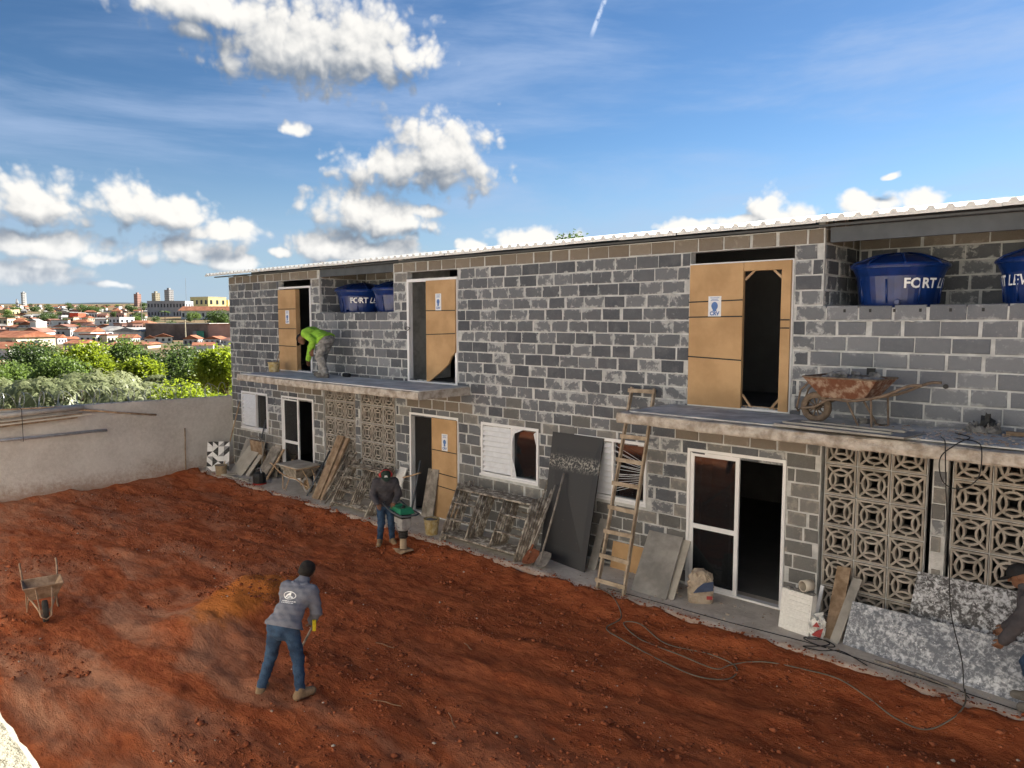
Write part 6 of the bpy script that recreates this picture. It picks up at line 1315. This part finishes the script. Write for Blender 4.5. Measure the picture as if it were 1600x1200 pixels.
ORD = ['first', 'second', 'third', 'fourth', 'fifth', 'sixth', 'seventh', 'eighth', 'ninth', 'tenth', 'eleventh', 'twelfth', 'thirteenth', 'fourteenth', 'fifteenth']+[f'{q}th' for q in range(16, 80)]
rr = random.Random(21); rows = [(538, 14, 30, 13), (526, 16, 30, 12), (517, 18, 28, 11), (509, 20, 24, 9), (503, 24, 20, 8), (497, 28, 17, 7), (491, 30, 14, 6), (486, 34, 10, 5), (482, 40, 8, 4), (479, 44, 6, 3)]
where = ['row nearest the trees', 'second row behind the trees', 'third row of the town', 'fourth row of the town', 'middle of the town', 'upper half of the town', 'upper slope of the town', 'slope below the skyline', 'skyline edge of town', 'far skyline of town']
for ri, (vb, n, wpx, hpx) in enumerate(rows):
    cnt = 0
    for i in range(n):
        u = -70+440*(i+rr.uniform(.1, .9))/n; w = wpx*rr.uniform(.6, 1.25); h = hpx*rr.uniform(.8, 1.3); rf = rr.choice(['terracotta', 'terracotta', 'terracotta_dark', 'fibre_roof']); wl = rr.choice(['plaster_white', 'plaster_white', 'plaster_cream', 'plaster_grey', 'plaster_pink']); kd = rr.choice(['gable', 'gable2', 'hip', 'flat'])
        if 228 < u < 362 and vb < 531: 
            if ri in (1, 2, 3, 4, 5): continue
        cn = {'terracotta': 'red tiled', 'terracotta_dark': 'brown tiled', 'fibre_roof': 'grey'}[rf]; wn = {'plaster_white': 'white', 'plaster_cream': 'cream', 'plaster_grey': 'grey', 'plaster_pink': 'pinkish'}[wl]
        if u+w/2 < 2: continue
        cnt += 1
        house(f'{wn} house with {cn} roof, {ORD[cnt-1]} from left, {where[ri]}', u-w/2, u+w/2, vb+rr.uniform(-2, 2), vb-h, wl, rf, kd, 'house', 1, rr.uniform(-40, 40), group=f'small houses in the {where[ri]}', wins=ri < 8, nw=3)
tn = {480: 'on the far skyline', 484: 'just below the skyline', 489: 'on the upper slope of the town', 495: 'on the middle slope of the town', 503: 'in the heart of the town', 512: 'in the lower town', 522: 'nearest to the yard'}
for v, nt in ((480, 12), (484, 12), (489, 10), (495, 9), (503, 8), (512, 7), (522, 6)):   # trees among the houses
    for i in range(nt):
        d = dep_of(v+1+rr.uniform(-1, 1)); u = 4+354*(i+rr.uniform(.15, .85))/nt; hp = rr.uniform(5, 10)*(1 if v > 488 else .75); b = at(u, d); h = hp*1.15/F*d; mt = rr.choice(['leaf_dark', 'leaf_dark', 'leaf_mid'])
        tree('town_tree', f"small round tree, {ORD[i]} from the left of those {tn[v]}", b, h, h*.55*rr.uniform(.8, 1.6), h*.42, mt, 'cloud', 130, h*.17, h*.10, group='small trees among the town houses', seed=100+i+v, trunk=h*.03, lobes=4, nper=6)
for (u, v, hw, hp, lab, mt) in ((78, 503, 15, 14, 'broad dark tree standing clear among the houses left of the red wall', 'leaf_dark'), (140, 492, 18, 15, 'wide dark tree clump on the slope right of the red wall', 'leaf_dark'), (342, 513, 19, 26, 'dark round tree beside the building edge above the orange shed', 'leaf_dark'), (305, 503, 14, 14, 'greyish tree in front of the low red roofed house', 'leaf_mid'), (20, 498, 12, 8, 'low dark tree under the yellow row at the far left', 'leaf_dark'), (219, 503, 8, 14, 'dark slender tree left of the grey institution', 'leaf_dark')):
    d = dep_of(v); h = hp/F*d; tree('town_tree', lab, at(u, d), h, hw/F*d, h*.5, mt, 'cloud', 420, h*.10, h*.06, seed=int(u)+7, trunk=h*.03, lobes=7, nper=7)
d = dep_of(533)-6; b = at(291, d); t = thing('utility_pole', 'pale concrete utility pole in front of the long brown wall', 'pole', b); m = MB(); hh = 34/F*d; m.tube([(0, 0, -1), (0, 0, hh)], [.24, .15], 8); m.build('shaft', 'plaster_cream', t); m = MB(); m.bar((-1, 0, hh-.5), (1, 0, hh-.5), .15, .15); m.build('crossarm', 'wood_grey', t)
d = dep_of(505); t = thing('utility_pole', 'thin utility pole left of the grey institution', 'pole', at(224, d)); m = MB(); hh = 34/F*d; m.tube([(0, 0, -1), (0, 0, hh)], [.25, .16], 7); m.build('shaft', 'wood_grey', t); m = MB(); m.bar((-1.2, 0, hh-.8), (1.2, 0, hh-.8), .18, .18); m.build('crossarm', 'wood_grey', t)
d = dep_of(497); t = thing('antenna_mast', 'thin tall antenna mast above the yellow institution', 'mast', at(294, d)); m = MB(); hh = 62/F*d; m.tube([(0, 0, 0), (0, 0, hh)], .12, 6); m.build('shaft', 'steel_grey', t); m = MB(); m.tube([(-.6, 0, hh*.9), (.6, 0, hh*.9)], .06, 6); m.build('aerial', 'steel_grey', t)
# palm in front of the institution
d = dep_of(503); pb = at(260, d); t = thing('palm_tree', 'palm tree with drooping fronds before the grey institution', 'tree', pb); hh = 19/F*d; m = MB(); m.tube([(0, 0, -1), (.1, 0, hh*.6), (0, 0, hh*.8)], [.28, .2, .18], 8); m.build('trunk', 'bark', t)
for k in range(13):
    a = 2*math.pi*k/13+random.uniform(-.2, .2); L = 9/F*d*random.uniform(.8, 1.15); up_ = random.uniform(.15, .6); m = MB(); pts = [Vector((math.cos(a)*L*s, math.sin(a)*L*s, hh*.8+L*(up_*s*1.6-1.1*s*s*(.5+up_*.5)))) for s in (0, .25, .5, .75, 1)]; sd2 = Vector((-math.sin(a), math.cos(a), -.4))
    vs = []
    for p, w in zip(pts, (.1, .5, .6, .45, .05)): vs += [p-sd2*w*L*.16+Vector((0, 0, -w*L*.1)), p, p+sd2*w*L*.16*Vector((1, 1, -1)).x+Vector((0, 0, -w*L*.1))]
    m.add(vs, [(3*i+j, 3*i+j+1, 3*i+j+4, 3*i+j+3) for i in range(4) for j in range(2)]); m.build('frond', 'leaf_dark', t)
# hills on the far horizon, the blue of distance haze put into their colour
m = MB(); n = 60; vs = []
for i in range(n+1):
    u = -500+2600*i/n; p = at(u, 8600, 0); zt = 4+8600*(501.3-(474+2.5*math.sin(i*.7)+3*math.sin(i*.23+1)-(4 if u < 60 else 0)))/F; q = at(u, 9800, 0)
    vs += [(p.x, p.y, 60), (p.x, p.y, max(90, zt-60)), (q.x, q.y, max(100, zt)), (q.x+DV.x*900, q.y+DV.y*900, 60)]
mat('far_hill', (.05, .075, .10), 1, .15, .0008, 0); m.add(vs, [(4*i+j, 4*i+4+j, 4*i+5+j, 4*i+1+j) for i in range(n) for j in range(3)]); o = m.build('hills', 'far_hill', smooth=True); o['kind'] = 'structure'
